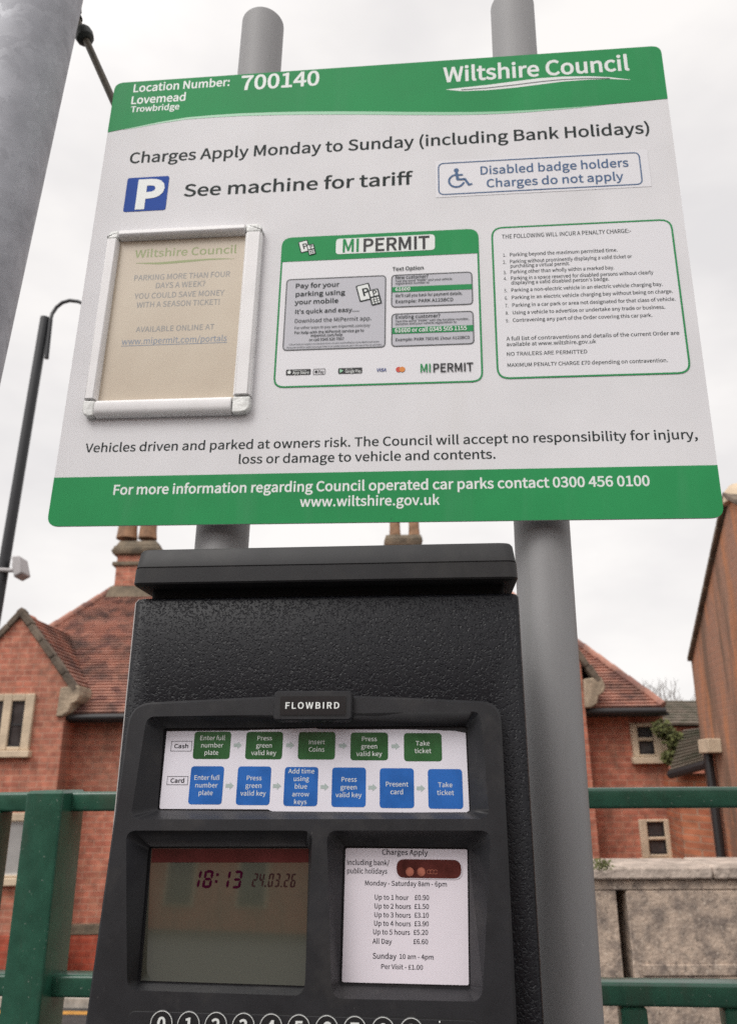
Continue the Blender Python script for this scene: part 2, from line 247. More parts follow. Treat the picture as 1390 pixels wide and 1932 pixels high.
# ------------------------------------------------------------------ mesh building
class MB:
    def __init__(s): s.v = []; s.f = []
    def add(s, vs, fs):
        b = len(s.v); s.v += [Vector(p) for p in vs]; s.f += [tuple(b+i for i in f) for f in fs]
    def box(s, F, u0, v0, n0, u1, v1, n1):
        p = [F.P(u, v, n) for n in (n0, n1) for v in (v0, v1) for u in (u0, u1)]
        s.add(p, [(0, 2, 3, 1), (4, 5, 7, 6), (0, 1, 5, 4), (2, 6, 7, 3), (0, 4, 6, 2), (1, 3, 7, 5)]); return s
    def prism(s, F, poly, n0, n1, inset=0.0):
        k = len(poly)
        front = poly if not inset else inset_poly(poly, inset)
        a = [F.P(u, v, n0) for u, v in poly]
        if inset:
            mid = [F.P(u, v, n1-inset) for u, v in poly]; b = [F.P(u, v, n1) for u, v in front]
            vs = a + mid + b; fs = [tuple(range(k-1, -1, -1)), tuple(range(2*k, 3*k))]
            for i in range(k):
                j = (i+1) % k; fs += [(i, j, k+j, k+i), (k+i, k+j, 2*k+j, 2*k+i)]
        else:
            b = [F.P(u, v, n1) for u, v in poly]; vs = a + b; fs = [tuple(range(k-1, -1, -1)), tuple(range(k, 2*k))]
            fs += [(i, (i+1) % k, k+(i+1) % k, k+i) for i in range(k)]
        s.add(vs, fs); return s
    def loft(s, rings):
        k = len(rings[0]); vs = [p for r_ in rings for p in r_]; fs = [tuple(range(k-1, -1, -1)), tuple((len(rings)-1)*k+i for i in range(k))]
        for q in range(len(rings)-1):
            fs += [(q*k+i, q*k+(i+1) % k, (q+1)*k+(i+1) % k, (q+1)*k+i) for i in range(k)]
        s.add(vs, fs); return s
    def tube(s, pts, rad, k=16):
        pts = [Vector(p) for p in pts]; rads = rad if isinstance(rad, (list, tuple)) else [rad]*len(pts); rings = []
        ref = Vector((0, 1, 0)) if abs((pts[1]-pts[0]).normalized().y) < .9 else Vector((1, 0, 0))
        for i, p in enumerate(pts):
            d = (pts[min(i+1, len(pts)-1)] - pts[max(i-1, 0)]).normalized()
            a = d.cross(ref).normalized(); b = d.cross(a).normalized()
            rings.append([p + rads[i]*(math.cos(2*math.pi*j/k)*a + math.sin(2*math.pi*j/k)*b) for j in range(k)])
        return s.loft(rings)
    def sheet(s, F, poly, n):
        s.add([F.P(u, v, n) for u, v in poly], [tuple(range(len(poly)))]); return s
    def stroke(s, F, poly, wd, n):
        """outline of a closed polygon as a flat band"""
        k = len(poly); inn = inset_poly(poly, wd)
        vs = [F.P(u, v, n) for u, v in poly] + [F.P(u, v, n) for u, v in inn]
        s.add(vs, [(i, (i+1) % k, k+(i+1) % k, k+i) for i in range(k)]); return s
    def build(s, name, m, parent=None, F=None, base=None, bevel=0, label=None, segs=2, smooth=True):
        me = bpy.data.meshes.new(name)
        if parent is not None:
            root = parent
            while root.parent is not None: root = root.parent
            mw = ROOTM[root.name]
        else:
            if base is None:
                zs = min(p.z for p in s.v); xs = [p.x for p in s.v]; ys = [p.y for p in s.v]
                base = Vector(((min(xs)+max(xs))/2, (min(ys)+max(ys))/2, zs))
            mw = (F or WORLD).mat(Vector(base))
        inv = mw.inverted()
        me.from_pydata([inv @ p for p in s.v], [], s.f)
        bm = bmesh.new(); bm.from_mesh(me); bmesh.ops.recalc_face_normals(bm, faces=bm.faces) if not getattr(s, 'flat', False) else None
        for e in bm.edges:
            if len(e.link_faces) == 2: e.smooth = e.calc_face_angle(0) < .6
        for f in bm.faces: f.smooth = smooth
        bm.to_mesh(me); bm.free()
        me.materials.append(m)
        o = bpy.data.objects.new(name, me); COL.objects.link(o)
        if parent is not None: o.parent = parent
        else: o.matrix_world = mw; ROOTM[o.name] = mw
        if label: o['label'] = label
        if bevel:
            b = o.modifiers.new('edge', 'BEVEL'); b.width = bevel; b.segments = segs; b.limit_method = 'ANGLE'; b.angle_limit = R(35)
        return o
ROOTM = {}
def inset_poly(poly, d, mlim=.35):
    k = len(poly); P = [Vector(p[:2]) for p in poly]; area = sum(P[i].x*P[(i+1) % k].y - P[(i+1) % k].x*P[i].y for i in range(k)); sg = 1 if area > 0 else -1
    o = []
    for i in range(k):
        a, b, c = P[i-1], P[i], P[(i+1) % k]
        e1 = (b-a); e2 = (c-b)
        if e1.length < 1e-9: e1 = e2
        if e2.length < 1e-9: e2 = e1
        n1 = Vector((-e1.y, e1.x)).normalized()*sg; n2 = Vector((-e2.y, e2.x)).normalized()*sg
        nn = n1+n2; lim = .08 if ((e1.x*e2.y-e1.y*e2.x)*sg > 0) == (d > 0) else mlim; nn = nn/max(lim, (nn.length_squared/2)) if nn.length > 1e-6 else n1
        o.append(tuple(b + nn*d))
    return o
def rrect(u0, v0, u1, v1, r, k=5):
    return rquad([(u0, v0), (u1, v0), (u1, v1), (u0, v1)], r, k)
def rquad(c, r, k=5):
    """quad (counter-clockwise corners) with rounded corners"""
    o = []; n = len(c); rs = r if isinstance(r, (list, tuple)) else [r]*n
    for i in range(n):
        a, b, d = Vector(c[i-1]), Vector(c[i]), Vector(c[(i+1) % n])
        p, q = b + (a-b).normalized()*rs[i], b + (d-b).normalized()*rs[i]
        for j in range(k+1):
            t = j/k; o.append(tuple((1-t)**2*p + 2*t*(1-t)*b + t*t*q))
    return o
def root(name, label, cat, F, base, group=None):
    o = bpy.data.objects.new(name, None); COL.objects.link(o); o.empty_display_size = .1
    m = F.mat(Vector(base)); o.matrix_world = m; ROOTM[o.name] = m
    tag(o, label, cat, group); return o
def tag(o, label, cat, group=None):
    o['label'] = label; o['category'] = cat
    if group: o['group'] = group
    return o
def struct(o): o['kind'] = 'structure'; return o

GLYPHS = """
A532|4 0 85 0 147 196 382 196 443 0 529 0 311 642 221 642|167 260 199 359 263 576 266 576 331 359 362 260
B575|88 0 292 0 391 12 468 47 518 106 536 188 526 247 499 292 458 323 405 341 405 346 445 367 475 399 493 439 499 485 483 557 437 606 367 633 278 642 88 642|169 369 169 578 268 578 334 572 381 554 410 522 419 474 411 430 383 397 335 377 264 369|169 65 169 306 281 306 356 300 411 278 445 242 456 191 444 135 410 95 355 72 281 65
C558|330 -11 389 -5 441 13 486 41 527 81 482 132 450 102 415 79 377 64 334 60 251 78 188 131 148 214 134 323 149 431 190 513 254 564 336 582 375 578 410 565 440 546 467 522 511 574 479 604 439 629 390 646 335 653 222 630 132 564 72 460 51 320 72 181 130 76 219 11
D602|88 0 252 0 380 22 474 85 531 187 551 323 531 459 473 559 379 621 249 642 88 642|169 67 169 576 242 576 341 559 411 511 453 431 467 323 453 215 411 134 341 84 242 67
E516|88 0 467 0 467 69 169 69 169 303 412 303 412 372 169 372 169 573 458 573 458 642 88 642
F483|88 0 169 0 169 288 414 288 414 356 169 356 169 573 458 573 458 642 88 642
G603|341 -11 402 -6 456 10 502 33 538 63 538 333 327 333 327 265 464 265 464 97 442 81 414 69 382 62 348 60 257 78 190 131 148 214 134 323 149 431 192 513 259 564 348 582 392 577 428 564 460 545 486 522 530 574 498 603 457 628 406 646 345 653 227 630 134 564 73 460 51 320 72 181 132 76 224 11
H637|88 0 169 0 169 303 468 303 468 0 550 0 550 642 468 642 468 373 169 373 169 642 88 642
I256|88 0 169 0 169 642 88 642
J468|207 -11 288 4 343 47 374 110 384 188 384 642 303 642 303 196 296 134 277 91 245 67 200 60 167 64 137 76 111 99 88 132 31 90 63 46 103 14 151 -5
K565|88 0 169 0 169 203 279 334 472 0 562 0 330 398 531 642 439 642 171 320 169 320 169 642 88 642
L475|88 0 450 0 450 69 169 69 169 642 88 642
M711|88 0 161 0 161 355 160 400 158 450 154 499 151 544 154 544 206 398 327 65 382 65 502 398 554 544 558 544 554 499 551 450 548 400 547 355 547 0 622 0 622 642 525 642 403 298 358 165 355 165 308 298 186 642 88 642
N633|88 0 165 0 165 337 164 388 161 438 158 488 155 537 158 537 228 405 461 0 544 0 544 642 467 642 467 308 468 257 471 206 475 154 479 105 474 105 405 237 171 642 88 642
O649|325 -11 436 12 522 79 579 184 599 323 579 461 522 565 436 630 325 653 214 630 127 565 71 461 51 323 71 184 127 79 214 12|325 60 246 78 186 131 147 214 134 323 147 431 186 513 246 564 325 582 403 564 463 513 502 431 516 323 502 214 463 131 403 78
P554|88 0 169 0 169 256 275 256 371 267 446 304 494 365 511 453 494 542 445 600 369 632 271 642 88 642|169 321 169 576 261 576 335 570 388 550 420 512 431 453 421 394 390 353 338 329 264 321
Q649|325 56 246 75 186 128 147 212 134 323 147 431 186 513 246 564 325 582 403 564 463 513 502 431 516 323 502 212 463 128 403 75|521 -161 549 -160 574 -157 596 -152 613 -146 597 -84 579 -89 556 -92 530 -94 480 -88 436 -72 399 -45 372 -8 465 28 536 97 582 197 599 323 579 461 522 565 436 630 325 653 214 630 127 565 71 461 51 323 68 194 116 94 190 25 285 -9 321 -69 372 -118 439 -150
R556|169 337 169 576 277 576 343 570 392 551 422 515 432 462 422 407 392 368 343 345 277 337|440 0 531 0 369 281 428 304 473 342 503 394 513 462 496 546 450 602 379 632 289 642 88 642 88 0 169 0 169 272 284 272
S522|266 -11 357 3 425 42 469 99 484 171 474 233 446 280 404 315 352 342 261 382 223 398 189 420 164 449 154 489 163 528 187 557 225 576 274 582 316 578 355 566 389 547 420 523 462 574 425 606 380 631 329 647 274 653 193 640 129 605 87 551 72 483 84 422 115 375 157 342 202 319 294 278 337 258 371 236 394 206 402 164 393 121 366 88 324 67 267 60 218 65 171 81 128 106 90 139 42 83 87 44 141 14 200 -5
T524|221 0 303 0 303 573 497 573 497 642 27 642 27 573 221 573
U631|316 -11 407 3 480 49 529 134 546 264 546 642 468 642 468 263 456 166 424 103 376 70 316 60 257 70 210 103 178 166 166 263 166 642 86 642 86 264 103 134 152 49 225 3
V503|206 0 299 0 503 642 421 642 318 294 256 82 252 82 190 294 86 642 1 642
W769|158 0 255 0 350 387 383 533 386 533 418 387 515 0 613 0 745 642 668 642 599 292 564 84 558 84 513 292 424 642 349 642 261 292 215 84 212 84 173 292 106 642 23 642
X502|15 0 101 0 193 173 244 277 248 277 303 173 398 0 488 0 299 327 474 642 390 642 304 478 258 383 255 383 204 478 116 642 27 642 202 332
Y465|192 0 272 0 272 249 466 642 382 642 299 460 235 320 231 320 168 460 85 642 -1 642 192 249
Z528|44 0 487 0 487 69 144 69 482 593 482 642 74 642 74 573 383 573 44 49
a493|190 -11 233 -6 274 9 312 30 348 57 350 57 357 0 423 0 423 292 413 373 384 434 333 474 258 488 203 482 152 467 108 447 72 425 102 370 133 389 167 405 205 417 245 421 293 411 323 384 339 346 343 301 212 278 122 242 69 192 52 123 62 66 91 24 135 -2|213 53 180 58 153 71 135 94 129 129 140 171 176 204 242 230 343 248 343 116 310 88 278 69 246 57
b541|290 -11 368 6 434 56 479 136 496 245 484 345 448 421 388 470 307 488 267 482 229 468 192 447 158 421 161 506 161 697 81 697 81 0 144 0 151 49 155 49 187 24 221 5 256 -7|277 56 251 59 222 67 192 82 161 105 161 355 194 383 226 404 257 416 287 420 345 408 384 372 406 316 413 244 403 165 374 106 331 69
c446|268 -11 310 -7 350 5 388 23 422 48 387 102 363 84 336 69 307 59 275 55 215 68 169 105 138 163 128 237 139 312 170 370 218 407 277 420 304 417 328 409 351 396 372 379 412 432 385 453 354 471 317 483 274 488 187 471 114 422 64 343 46 237 63 132 109 54 180 5
d543|242 -11 284 -6 322 9 357 30 387 56 390 56 397 0 462 0 462 697 382 697 382 514 386 432 355 455 324 473 291 484 252 488 174 470 109 420 63 341 46 237 60 132 100 54 162 5|260 56 204 68 163 104 137 161 129 238 139 312 169 370 213 407 266 420 295 417 324 409 353 393 382 370 382 121 352 92 322 72 292 60
e485|273 -11 319 -8 360 3 396 18 429 37 401 90 374 74 345 62 315 55 282 53 220 64 171 98 138 150 124 219 445 219 448 264 436 356 399 427 339 472 258 488 179 470 111 420 63 342 46 237 63 132 112 54 184 5|123 276 139 339 170 385 212 414 260 424 310 414 347 386 370 339 378 276
f284|29 411 94 411 94 0 173 0 173 411 274 411 274 475 173 475 173 551 177 591 190 620 211 638 241 644 258 643 276 638 294 631 312 693 288 701 261 706 232 708 170 697 127 666 102 617 94 551 94 475 29 471
g494|241 -219 340 -206 416 -170 465 -117 481 -54 471 -3 440 32 388 52 316 59 222 59 182 63 157 73 143 90 139 110 143 133 154 152 170 167 192 158 216 153 240 151 308 162 364 195 401 247 414 316 411 346 403 372 391 395 376 414 473 414 473 475 307 475 288 482 266 486 240 488 172 476 115 442 76 388 62 318 67 277 81 242 101 212 124 190 124 186 105 171 89 150 76 126 72 98 77 64 93 39 115 20 115 16 85 -7 63 -33 49 -62 45 -92 59 -146 99 -186 161 -210|240 205 201 213 169 235 147 271 139 318 147 365 169 400 201 421 240 429 280 421 312 400 334 365 341 318 333 271 311 235 279 213|252 -164 194 -158 151 -141 124 -115 115 -81 117 -60 126 -39 141 -19 163 0 224 -7 306 -7 348 -10 378 -20 396 -39 403 -67 392 -103 362 -134 314 -156
h531|81 0 161 0 161 345 194 377 225 399 256 413 291 418 331 410 359 388 376 348 381 291 381 0 460 0 460 301 452 381 425 440 380 475 315 488 269 481 228 464 192 439 158 408 161 506 161 697 81 697
i241|81 0 161 0 161 475 81 475|121 573 149 580 167 599 174 627 167 654 149 672 121 678 93 672 75 654 68 627 75 599 93 580
j241|31 -212 91 -201 131 -169 154 -120 161 -54 161 475 81 475 81 -54 79 -93 70 -123 52 -141 23 -148 6 -147 -9 -143 -23 -139 -39 -200 -19 -206 4 -210|121 573 148 580 167 599 174 627 167 654 148 672 121 678 93 672 74 654 67 627 74 599 93 580
k483|81 0 159 0 159 125 249 229 388 0 474 0 295 284 453 475 364 475 163 225 159 225 159 697 81 697
l249|165 -11 184 -10 199 -8 211 -4 200 57 183 55 172 59 164 70 161 89 161 697 81 697 81 95 85 50 100 16 126 -4
m811|81 0 161 0 161 345 193 377 223 400 252 413 280 418 319 410 347 388 363 348 369 291 369 0 448 0 448 345 481 377 511 400 540 413 568 418 607 410 635 388 651 348 657 291 657 0 736 0 736 301 727 381 701 440 656 475 593 488 550 481 511 462 472 433 435 397 417 434 390 463 353 481 304 488 263 481 224 464 189 438 156 406 154 406 146 475 81 475
n534|81 0 161 0 161 345 194 377 225 399 256 413 291 418 331 410 359 388 376 348 381 291 381 0 460 0 460 301 452 381 425 440 380 475 315 488 269 481 228 464 190 438 156 406 154 406 146 475 81 475
o530|265 -11 349 5 419 54 467 132 485 237 467 343 419 422 349 471 265 488 182 471 112 422 63 343 46 237 63 132 112 54 182 5|265 55 209 68 166 105 138 163 128 237 138 312 166 370 209 407 265 420 322 407 365 370 393 312 404 237 393 163 365 105 322 68
p543|81 -200 161 -200 161 -39 158 44 191 20 224 3 257 -8 290 -11 368 6 434 56 479 136 496 245 484 345 448 421 388 470 307 488 266 482 227 467 190 446 156 420 154 420 146 475 81 475|277 56 251 59 223 67 192 82 161 105 161 355 194 383 226 404 257 416 287 420 345 408 384 372 406 316 413 244 403 165 374 106 331 69
q543|382 -200 462 -200 462 475 398 475 390 431 389 431 357 455 326 473 291 484 252 488 174 470 109 420 63 341 46 237 60 132 100 54 162 5 242 -11 283 -6 320 8 355 29 386 55 382 -32|260 56 204 68 163 104 137 161 129 238 139 312 169 370 213 407 266 420 295 417 324 409 353 393 382 370 382 121 352 92 322 72 292 60
r340|81 0 161 0 161 305 187 357 218 391 249 410 280 416 298 415 312 412 327 408 341 477 326 483 310 487 291 488 252 481 216 461 184 430 156 389 154 389 146 475 81 475
s410|205 -11 279 0 333 30 366 75 377 130 364 186 331 226 285 253 233 274 194 289 162 306 139 327 130 356 136 383 152 405 180 420 219 425 249 422 276 413 302 400 327 383 365 433 335 454 300 472 261 483 218 488 148 477 97 448 65 406 54 353 67 300 98 263 143 236 193 215 232 200 267 181 292 157 301 125 295 96 278 73 249 57 207 51 167 55 131 66 98 84 67 108 28 54 65 28 108 7 155 -6
t330|229 -11 252 -10 275 -6 297 0 318 6 302 67 285 60 266 55 248 53 213 59 190 77 178 106 174 144 174 411 304 411 304 475 174 475 174 609 108 609 99 475 24 471 24 411 95 411 95 147 101 82 124 32 166 0
u531|220 -11 265 -5 306 12 342 39 376 74 379 74 385 0 452 0 452 475 372 475 372 138 340 102 309 77 278 62 243 58 203 65 175 88 159 127 154 184 154 475 74 475 74 174 82 94 109 36 154 1
v456|183 0 277 0 445 475 366 475 276 205 232 65 228 65 184 205 95 475 11 475
w702|156 0 249 0 316 255 348 393 353 393 385 256 453 0 551 0 679 475 602 475 533 200 504 68 500 68 467 200 392 475 314 475 240 200 208 68 204 68 176 200 105 475 24 475
x436|13 0 97 0 161 111 209 196 214 196 265 111 335 0 423 0 266 240 411 475 327 475 269 371 227 291 222 291 176 371 112 475 25 475 170 248
y456|88 -205 151 -192 200 -157 238 -105 266 -40 445 475 367 475 281 212 242 77 238 77 191 212 95 475 11 475 202 -1 192 -37 174 -78 151 -110 121 -131 85 -139 48 -131 32 -195 49 -200 67 -204
z416|31 0 390 0 390 65 131 65 383 432 383 475 58 475 58 411 281 411 31 43
0486|243 -11 326 9 389 72 429 176 443 323 429 468 389 571 326 633 243 653 160 633 98 571 58 468 44 323 58 176 98 72 160 9|243 53 194 69 155 118 130 201 121 323 130 444 155 527 194 575 243 590 293 575 332 527 357 444 366 323 357 201 332 118 293 69
1486|77 0 429 0 429 67 300 67 300 642 239 642 211 628 181 615 146 605 106 596 106 545 221 545 221 67 77 67
2486|39 0 442 0 442 69 264 69 159 63 262 168 342 269 393 368 411 465 398 542 361 602 302 640 224 653 167 646 118 628 75 598 35 559 81 514 110 544 142 567 177 583 214 588 267 579 303 552 325 512 333 461 315 375 261 279 169 171 39 47
3486|230 -11 311 1 377 37 421 95 437 172 426 232 397 279 354 314 301 334 301 339 348 362 384 395 407 439 415 493 401 561 362 611 303 642 228 653 175 647 129 631 87 607 49 577 92 526 121 551 153 571 188 584 225 588 270 581 305 560 326 528 334 487 324 438 295 399 240 374 156 364 156 303 250 294 311 268 345 227 355 174 346 125 319 87 278 63 225 55 175 61 133 77 97 101 67 129 25 77 61 44 106 15 162 -4
4486|298 0 373 0 373 177 459 177 459 241 373 241 373 642 284 642 18 229 18 177 298 177|298 241 101 241 247 460 298 554 302 554 298 438
5486|229 -11 308 3 375 46 422 115 439 208 424 300 382 364 321 401 246 413 219 411 194 406 172 398 150 388 166 573 408 573 408 642 96 642 75 342 118 315 144 331 169 343 195 350 225 353 280 343 322 314 349 268 358 207 347 143 318 96 275 66 221 55 171 61 128 77 93 99 64 126 24 74 60 42 105 15 161 -4
6486|263 -11 334 4 393 46 433 112 448 197 436 285 400 348 343 386 270 398 231 393 193 378 157 354 124 321 139 447 175 529 227 574 290 587 318 584 346 574 370 559 391 538 437 587 407 614 373 635 333 648 286 653 197 634 121 574 69 467 49 306 65 167 110 68 178 8|126 257 159 295 192 320 225 334 256 339 307 329 343 300 365 256 372 197 364 137 341 91 306 62 263 52 209 65 168 105 140 169
7486|173 0 256 0 269 172 298 319 353 455 445 593 445 642 43 642 43 573 355 573 275 444 221 312 189 168
8486|245 -11 327 1 390 37 431 89 446 154 437 213 413 260 378 295 338 323 338 327 367 355 394 391 415 434 423 482 411 550 376 604 321 639 247 651 177 639 121 606 84 555 71 488 78 441 97 401 124 368 158 341 158 337 114 308 77 269 50 219 40 159 56 91 98 37 163 1|289 348 234 372 188 401 156 439 144 488 151 531 172 563 205 584 246 592 292 583 326 559 347 523 355 478 350 443 338 410 317 378|246 48 192 57 150 82 121 119 111 166 118 210 136 249 164 284 200 312 265 284 319 253 356 212 369 157 361 113 336 78 297 56
9486|206 -11 293 8 367 71 419 182 439 348 422 482 377 577 308 634 222 653 152 638 93 596 53 530 39 445 51 357 87 294 143 256 215 243 255 249 295 265 331 289 363 321 347 196 312 114 262 69 203 55 172 58 144 68 117 84 95 104 51 54 80 28 115 7 157 -6|362 389 329 349 295 323 261 308 228 303 178 313 143 342 121 386 114 445 122 505 145 551 180 580 223 591 278 578 320 539 348 476
.243|122 -11 151 -4 171 17 179 49 171 81 151 103 122 110 92 103 72 81 64 49 72 17 92 -4
,243|66 -166 119 -136 159 -94 185 -43 193 17 189 56 176 85 154 104 126 110 96 104 74 84 66 54 74 24 95 5 124 -2 134 -1 128 -38 110 -71 83 -98 46 -119
:243|122 341 151 349 171 370 179 403 171 434 151 456 122 464 92 456 72 434 64 403 72 370 92 349|122 -11 151 -4 171 17 179 49 171 81 151 103 122 110 92 103 72 81 64 49 72 17 92 -4
;243|122 341 151 349 171 370 179 403 171 434 151 456 122 464 92 456 72 434 64 403 72 370 92 349|66 -166 119 -136 159 -94 185 -43 193 17 189 56 176 85 154 104 126 110 96 104 74 84 66 54 74 24 95 5 124 -2 134 -1 128 -38 110 -71 83 -98 46 -119
?415|156 193 227 193 242 283 292 356 344 427 369 511 357 576 324 625 272 656 205 667 154 661 110 644 71 619 38 586 83 544 108 568 135 586 164 597 196 600 237 593 267 573 285 543 291 506 267 435 215 368 168 292|193 -11 223 -4 244 17 252 49 244 81 223 103 193 110 164 103 144 81 137 49 144 17 164 -4
!283|114 193 169 193 179 565 181 656 101 656 102 565|141 -11 170 -4 191 17 199 49 191 81 170 103 141 110 112 103 91 81 83 49 91 17 112 -4
'243|96 423 146 423 161 586 163 675 79 675 81 586
"415|96 423 146 423 161 586 163 675 79 675 81 586|269 423 317 423 334 586 335 675 250 675 252 586
/343|10 -157 68 -157 330 695 272 695
-304|40 214 264 214 264 276 40 276
(296|209 -172 258 -150 209 -52 174 52 154 161 147 272 154 383 174 491 209 595 258 693 209 716 155 615 115 509 89 395 81 272 89 148 115 35 155 -71
)296|87 -172 141 -71 181 35 207 148 215 272 207 395 181 509 141 615 87 716 37 693 86 595 121 491 143 383 150 272 143 161 121 52 86 -52 37 -150
£486|52 279 150 279 156 225 149 172 129 123 97 81 53 49 53 0 443 0 443 69 168 69 168 73 194 104 213 138 224 177 228 224 222 279 367 279 367 334 210 334 202 364 194 394 189 423 186 453 194 500 215 537 249 561 296 569 326 565 353 555 376 538 396 517 442 562 414 592 379 615 339 630 291 636 216 623 159 588 122 531 109 457 112 426 118 395 126 364 135 334 117 334 52 330
 196
"""
# ------------------------------------------------------------------ lettering: outlines of a plain sans alphabet, filled as flat ink
CAP = 642.0
GLY = {}
for ln in GLYPHS.strip('\n').split('\n'):
    seg = ln[1:].split('|'); GLY[ln[0]] = (int(seg[0]), [[(float(a), float(b)) for a, b in zip(t.split()[::2], t.split()[1::2])] for t in seg[1:]])
_fill = {}
def glyph(ch, bold):
    key = (ch, bold)
    if key not in _fill:
        adv, sp = GLY[ch]; loops = []; sp = [merge_short(l_) for l_ in sp] if bold else sp
        big = max(range(len(sp)), key=lambda i: abs(parea(sp[i]))) if sp else 0
        sg0 = 1 if sp and parea(sp[big]) > 0 else -1
        for l_ in sp:
            sg = (1 if parea(l_) > 0 else -1)*sg0      # +1 solid, -1 hole
            loops.append(inset_poly(l_, -bold*CAP*sg, 1.0) if bold else l_)
        flat = []; tri = []
        solid = [i for i, l_ in enumerate(sp) if parea(l_)*sg0 > 0]
        for i in solid:
            bx = bbox(sp[i]); own = [loops[i]] + [loops[j] for j in range(len(sp)) if j not in solid and inside(bbox(sp[j]), bx)]
            vs = []; es = []
            for l_ in own:
                k0 = len(vs); vs += [Vector(p) for p in l_]; es += [(k0+q, k0+(q+1) % len(l_)) for q in range(len(l_))]
            cv, _, cf_, *_ = delaunay_2d_cdt(vs, es, [], 1, 1e-4)
            b0 = len(flat); flat += [tuple(v_) for v_ in cv]
            for t_ in cf_:
                cx_ = sum(cv[q].x for q in t_)/3; cy_ = sum(cv[q].y for q in t_)/3
                if sum(pip(cx_, cy_, l_) for l_ in own) % 2: tri.append(tuple(b0+q for q in t_))
        _fill[key] = (adv, flat, tri)
    return _fill[key]
def pip(x, y, p):
    r = False
    for i in range(len(p)):
        (x1, y1), (x2, y2) = p[i-1], p[i]
        if (y1 > y) != (y2 > y) and x < (x2-x1)*(y-y1)/(y2-y1)+x1: r = not r
    return r
def bbox(p): return min(q[0] for q in p), min(q[1] for q in p), max(q[0] for q in p), max(q[1] for q in p)
def inside(a, b): return a[0] >= b[0]-1 and a[1] >= b[1]-1 and a[2] <= b[2]+1 and a[3] <= b[3]+1
def parea(p): return sum(p[i][0]*p[(i+1) % len(p)][1] - p[(i+1) % len(p)][0]*p[i][1] for i in range(len(p)))/2
def merge_short(p, lim=9.0):
    o = []
    for q in p:
        if o and math.hypot(q[0]-o[-1][0], q[1]-o[-1][1]) < lim: o[-1] = ((o[-1][0]+q[0])/2, (o[-1][1]+q[1])/2)
        else: o.append(q)
    if len(o) > 3 and math.hypot(o[0][0]-o[-1][0], o[0][1]-o[-1][1]) < lim: o.pop()
    return o
class Ink(MB):
    def __init__(s, F, n): super().__init__(); s.F = F; s.n = n; s.flat = True
    def put(s, txt, u0, u1, v, h, bold=0.0, space=0.0, slant=0.0):
        """text from u0 to u1 on baseline v with capitals of height h"""
        sp = space*CAP
        wd = sum(glyph(c, bold)[0]+sp for c in txt)-sp
        k = (u1-u0)/wd; x = 0
        for c in txt:
            adv, flat, tri = glyph(c, bold)
            if flat: s.add([s.F.P(u0+(x+px+slant*py)*k, v+py*h/CAP, s.n) for px, py in flat], [tuple(t) for t in tri])
            x += adv+sp
    def nat(s, txt, h, bold=0, space=0): return sum(glyph(c, bold)[0]+space*CAP for c in txt)*h/CAP
    def px(s, txt, x0, y0, x1, y1, cap, bold=0.0, space=0.0, slant=0.0):
        a = s.F.uv(x0, y0, s.n); b = s.F.uv(x1, y1, s.n); m_ = s.F.uv((x0+x1)/2, (y0+y1)/2-cap, s.n)
        v = (a.y+b.y)/2; s.put(txt, a.x, b.x, v, m_.y-v, bold, space, slant)
    def mid(s, txt, uc, v, h, bold=0, squeeze=1.0, space=0.0):
        w_ = s.nat(txt, h, bold, space)*squeeze; s.put(txt, uc-w_/2, uc+w_/2, v, h, bold, space)
def quad_px(F, pts, n): return [tuple(F.uv(x, y, n)) for x, y in pts]
def rect_px(F, pts, n):
    """axis-aligned rectangle from four picture corners TL TR BR BL, averaged"""
    q = quad_px(F, pts, n); return ((q[0][0]+q[3][0])/2, (q[2][1]+q[3][1])/2, (q[1][0]+q[2][0])/2, (q[0][1]+q[1][1])/2)

# ------------------------------------------------------------------ setting: road, pavement, deck
GZ = EYE - 2.66
def flat(name, m, x0, y0, x1, y1, z, th=None):
    b = MB()
    if th: b.box(WORLD, x0, z-th, -y1, x1, z, -y0)
    else: b.add([(x0, y0, z), (x1, y0, z), (x1, y1, z), (x0, y1, z)], [(0, 1, 2, 3)])
    return struct(b.build(name, m, base=(0, 0, z)))
flat('road', M['asphalt'], -600, -600, 600, 1200, GZ)
flat('car_park_deck', M['deck'], -30, -45, 30, 2.05, 0.0, 1.15)
flat('pavement', M['paving'], -30, 10.42, 30, 11.6, GZ+.11, .2)
kb = MB().box(WORLD, -30, GZ-.1, -10.418, 30, GZ+.105, -10.28); struct(kb.build('kerb', M['kerb'], base=(0, 10.3, GZ-.1), bevel=.012))
flat('yellow_line', M['yellow'], -30, 10.02, 30, 10.15, GZ+.004)

# ------------------------------------------------------------------ brick house across the road
H = Frame((0, 11, EYE), 0, -1.2)
GR = -2.9
def ht(fac): return H.uv(*fac)
uR = H.uv(1248, 1345).x; uL = H.uv(-330, 1355).x; vE = (H.uv(1180, 1346).y + H.uv(180, 1358).y)/2
house = root('brick_house', 'red brick house with clay tiled hipped roof, stone windows and tall chimneys across the road', 'house', H, H.P(-2, -2.66, 0))
MB().box(H, uL, GR, -6.3, uR, vE, 0).build('wall', M['brick'], house)
MB().box(H, uL, GR, 0, uR, H.uv(120, 1765, .05).y, .05).box(H, uL, GR, .3, H.uv(118, 1790, .45).x, H.uv(120, 1765, .45).y, .45).build('plinth', M['brick_red'], house)
MB().box(H, uL, H.uv(120, 1765, .06).y+.002, 0, uR, H.uv(120, 1745, .06).y, .06).build('string_course', M['stone'], house, bevel=.01)

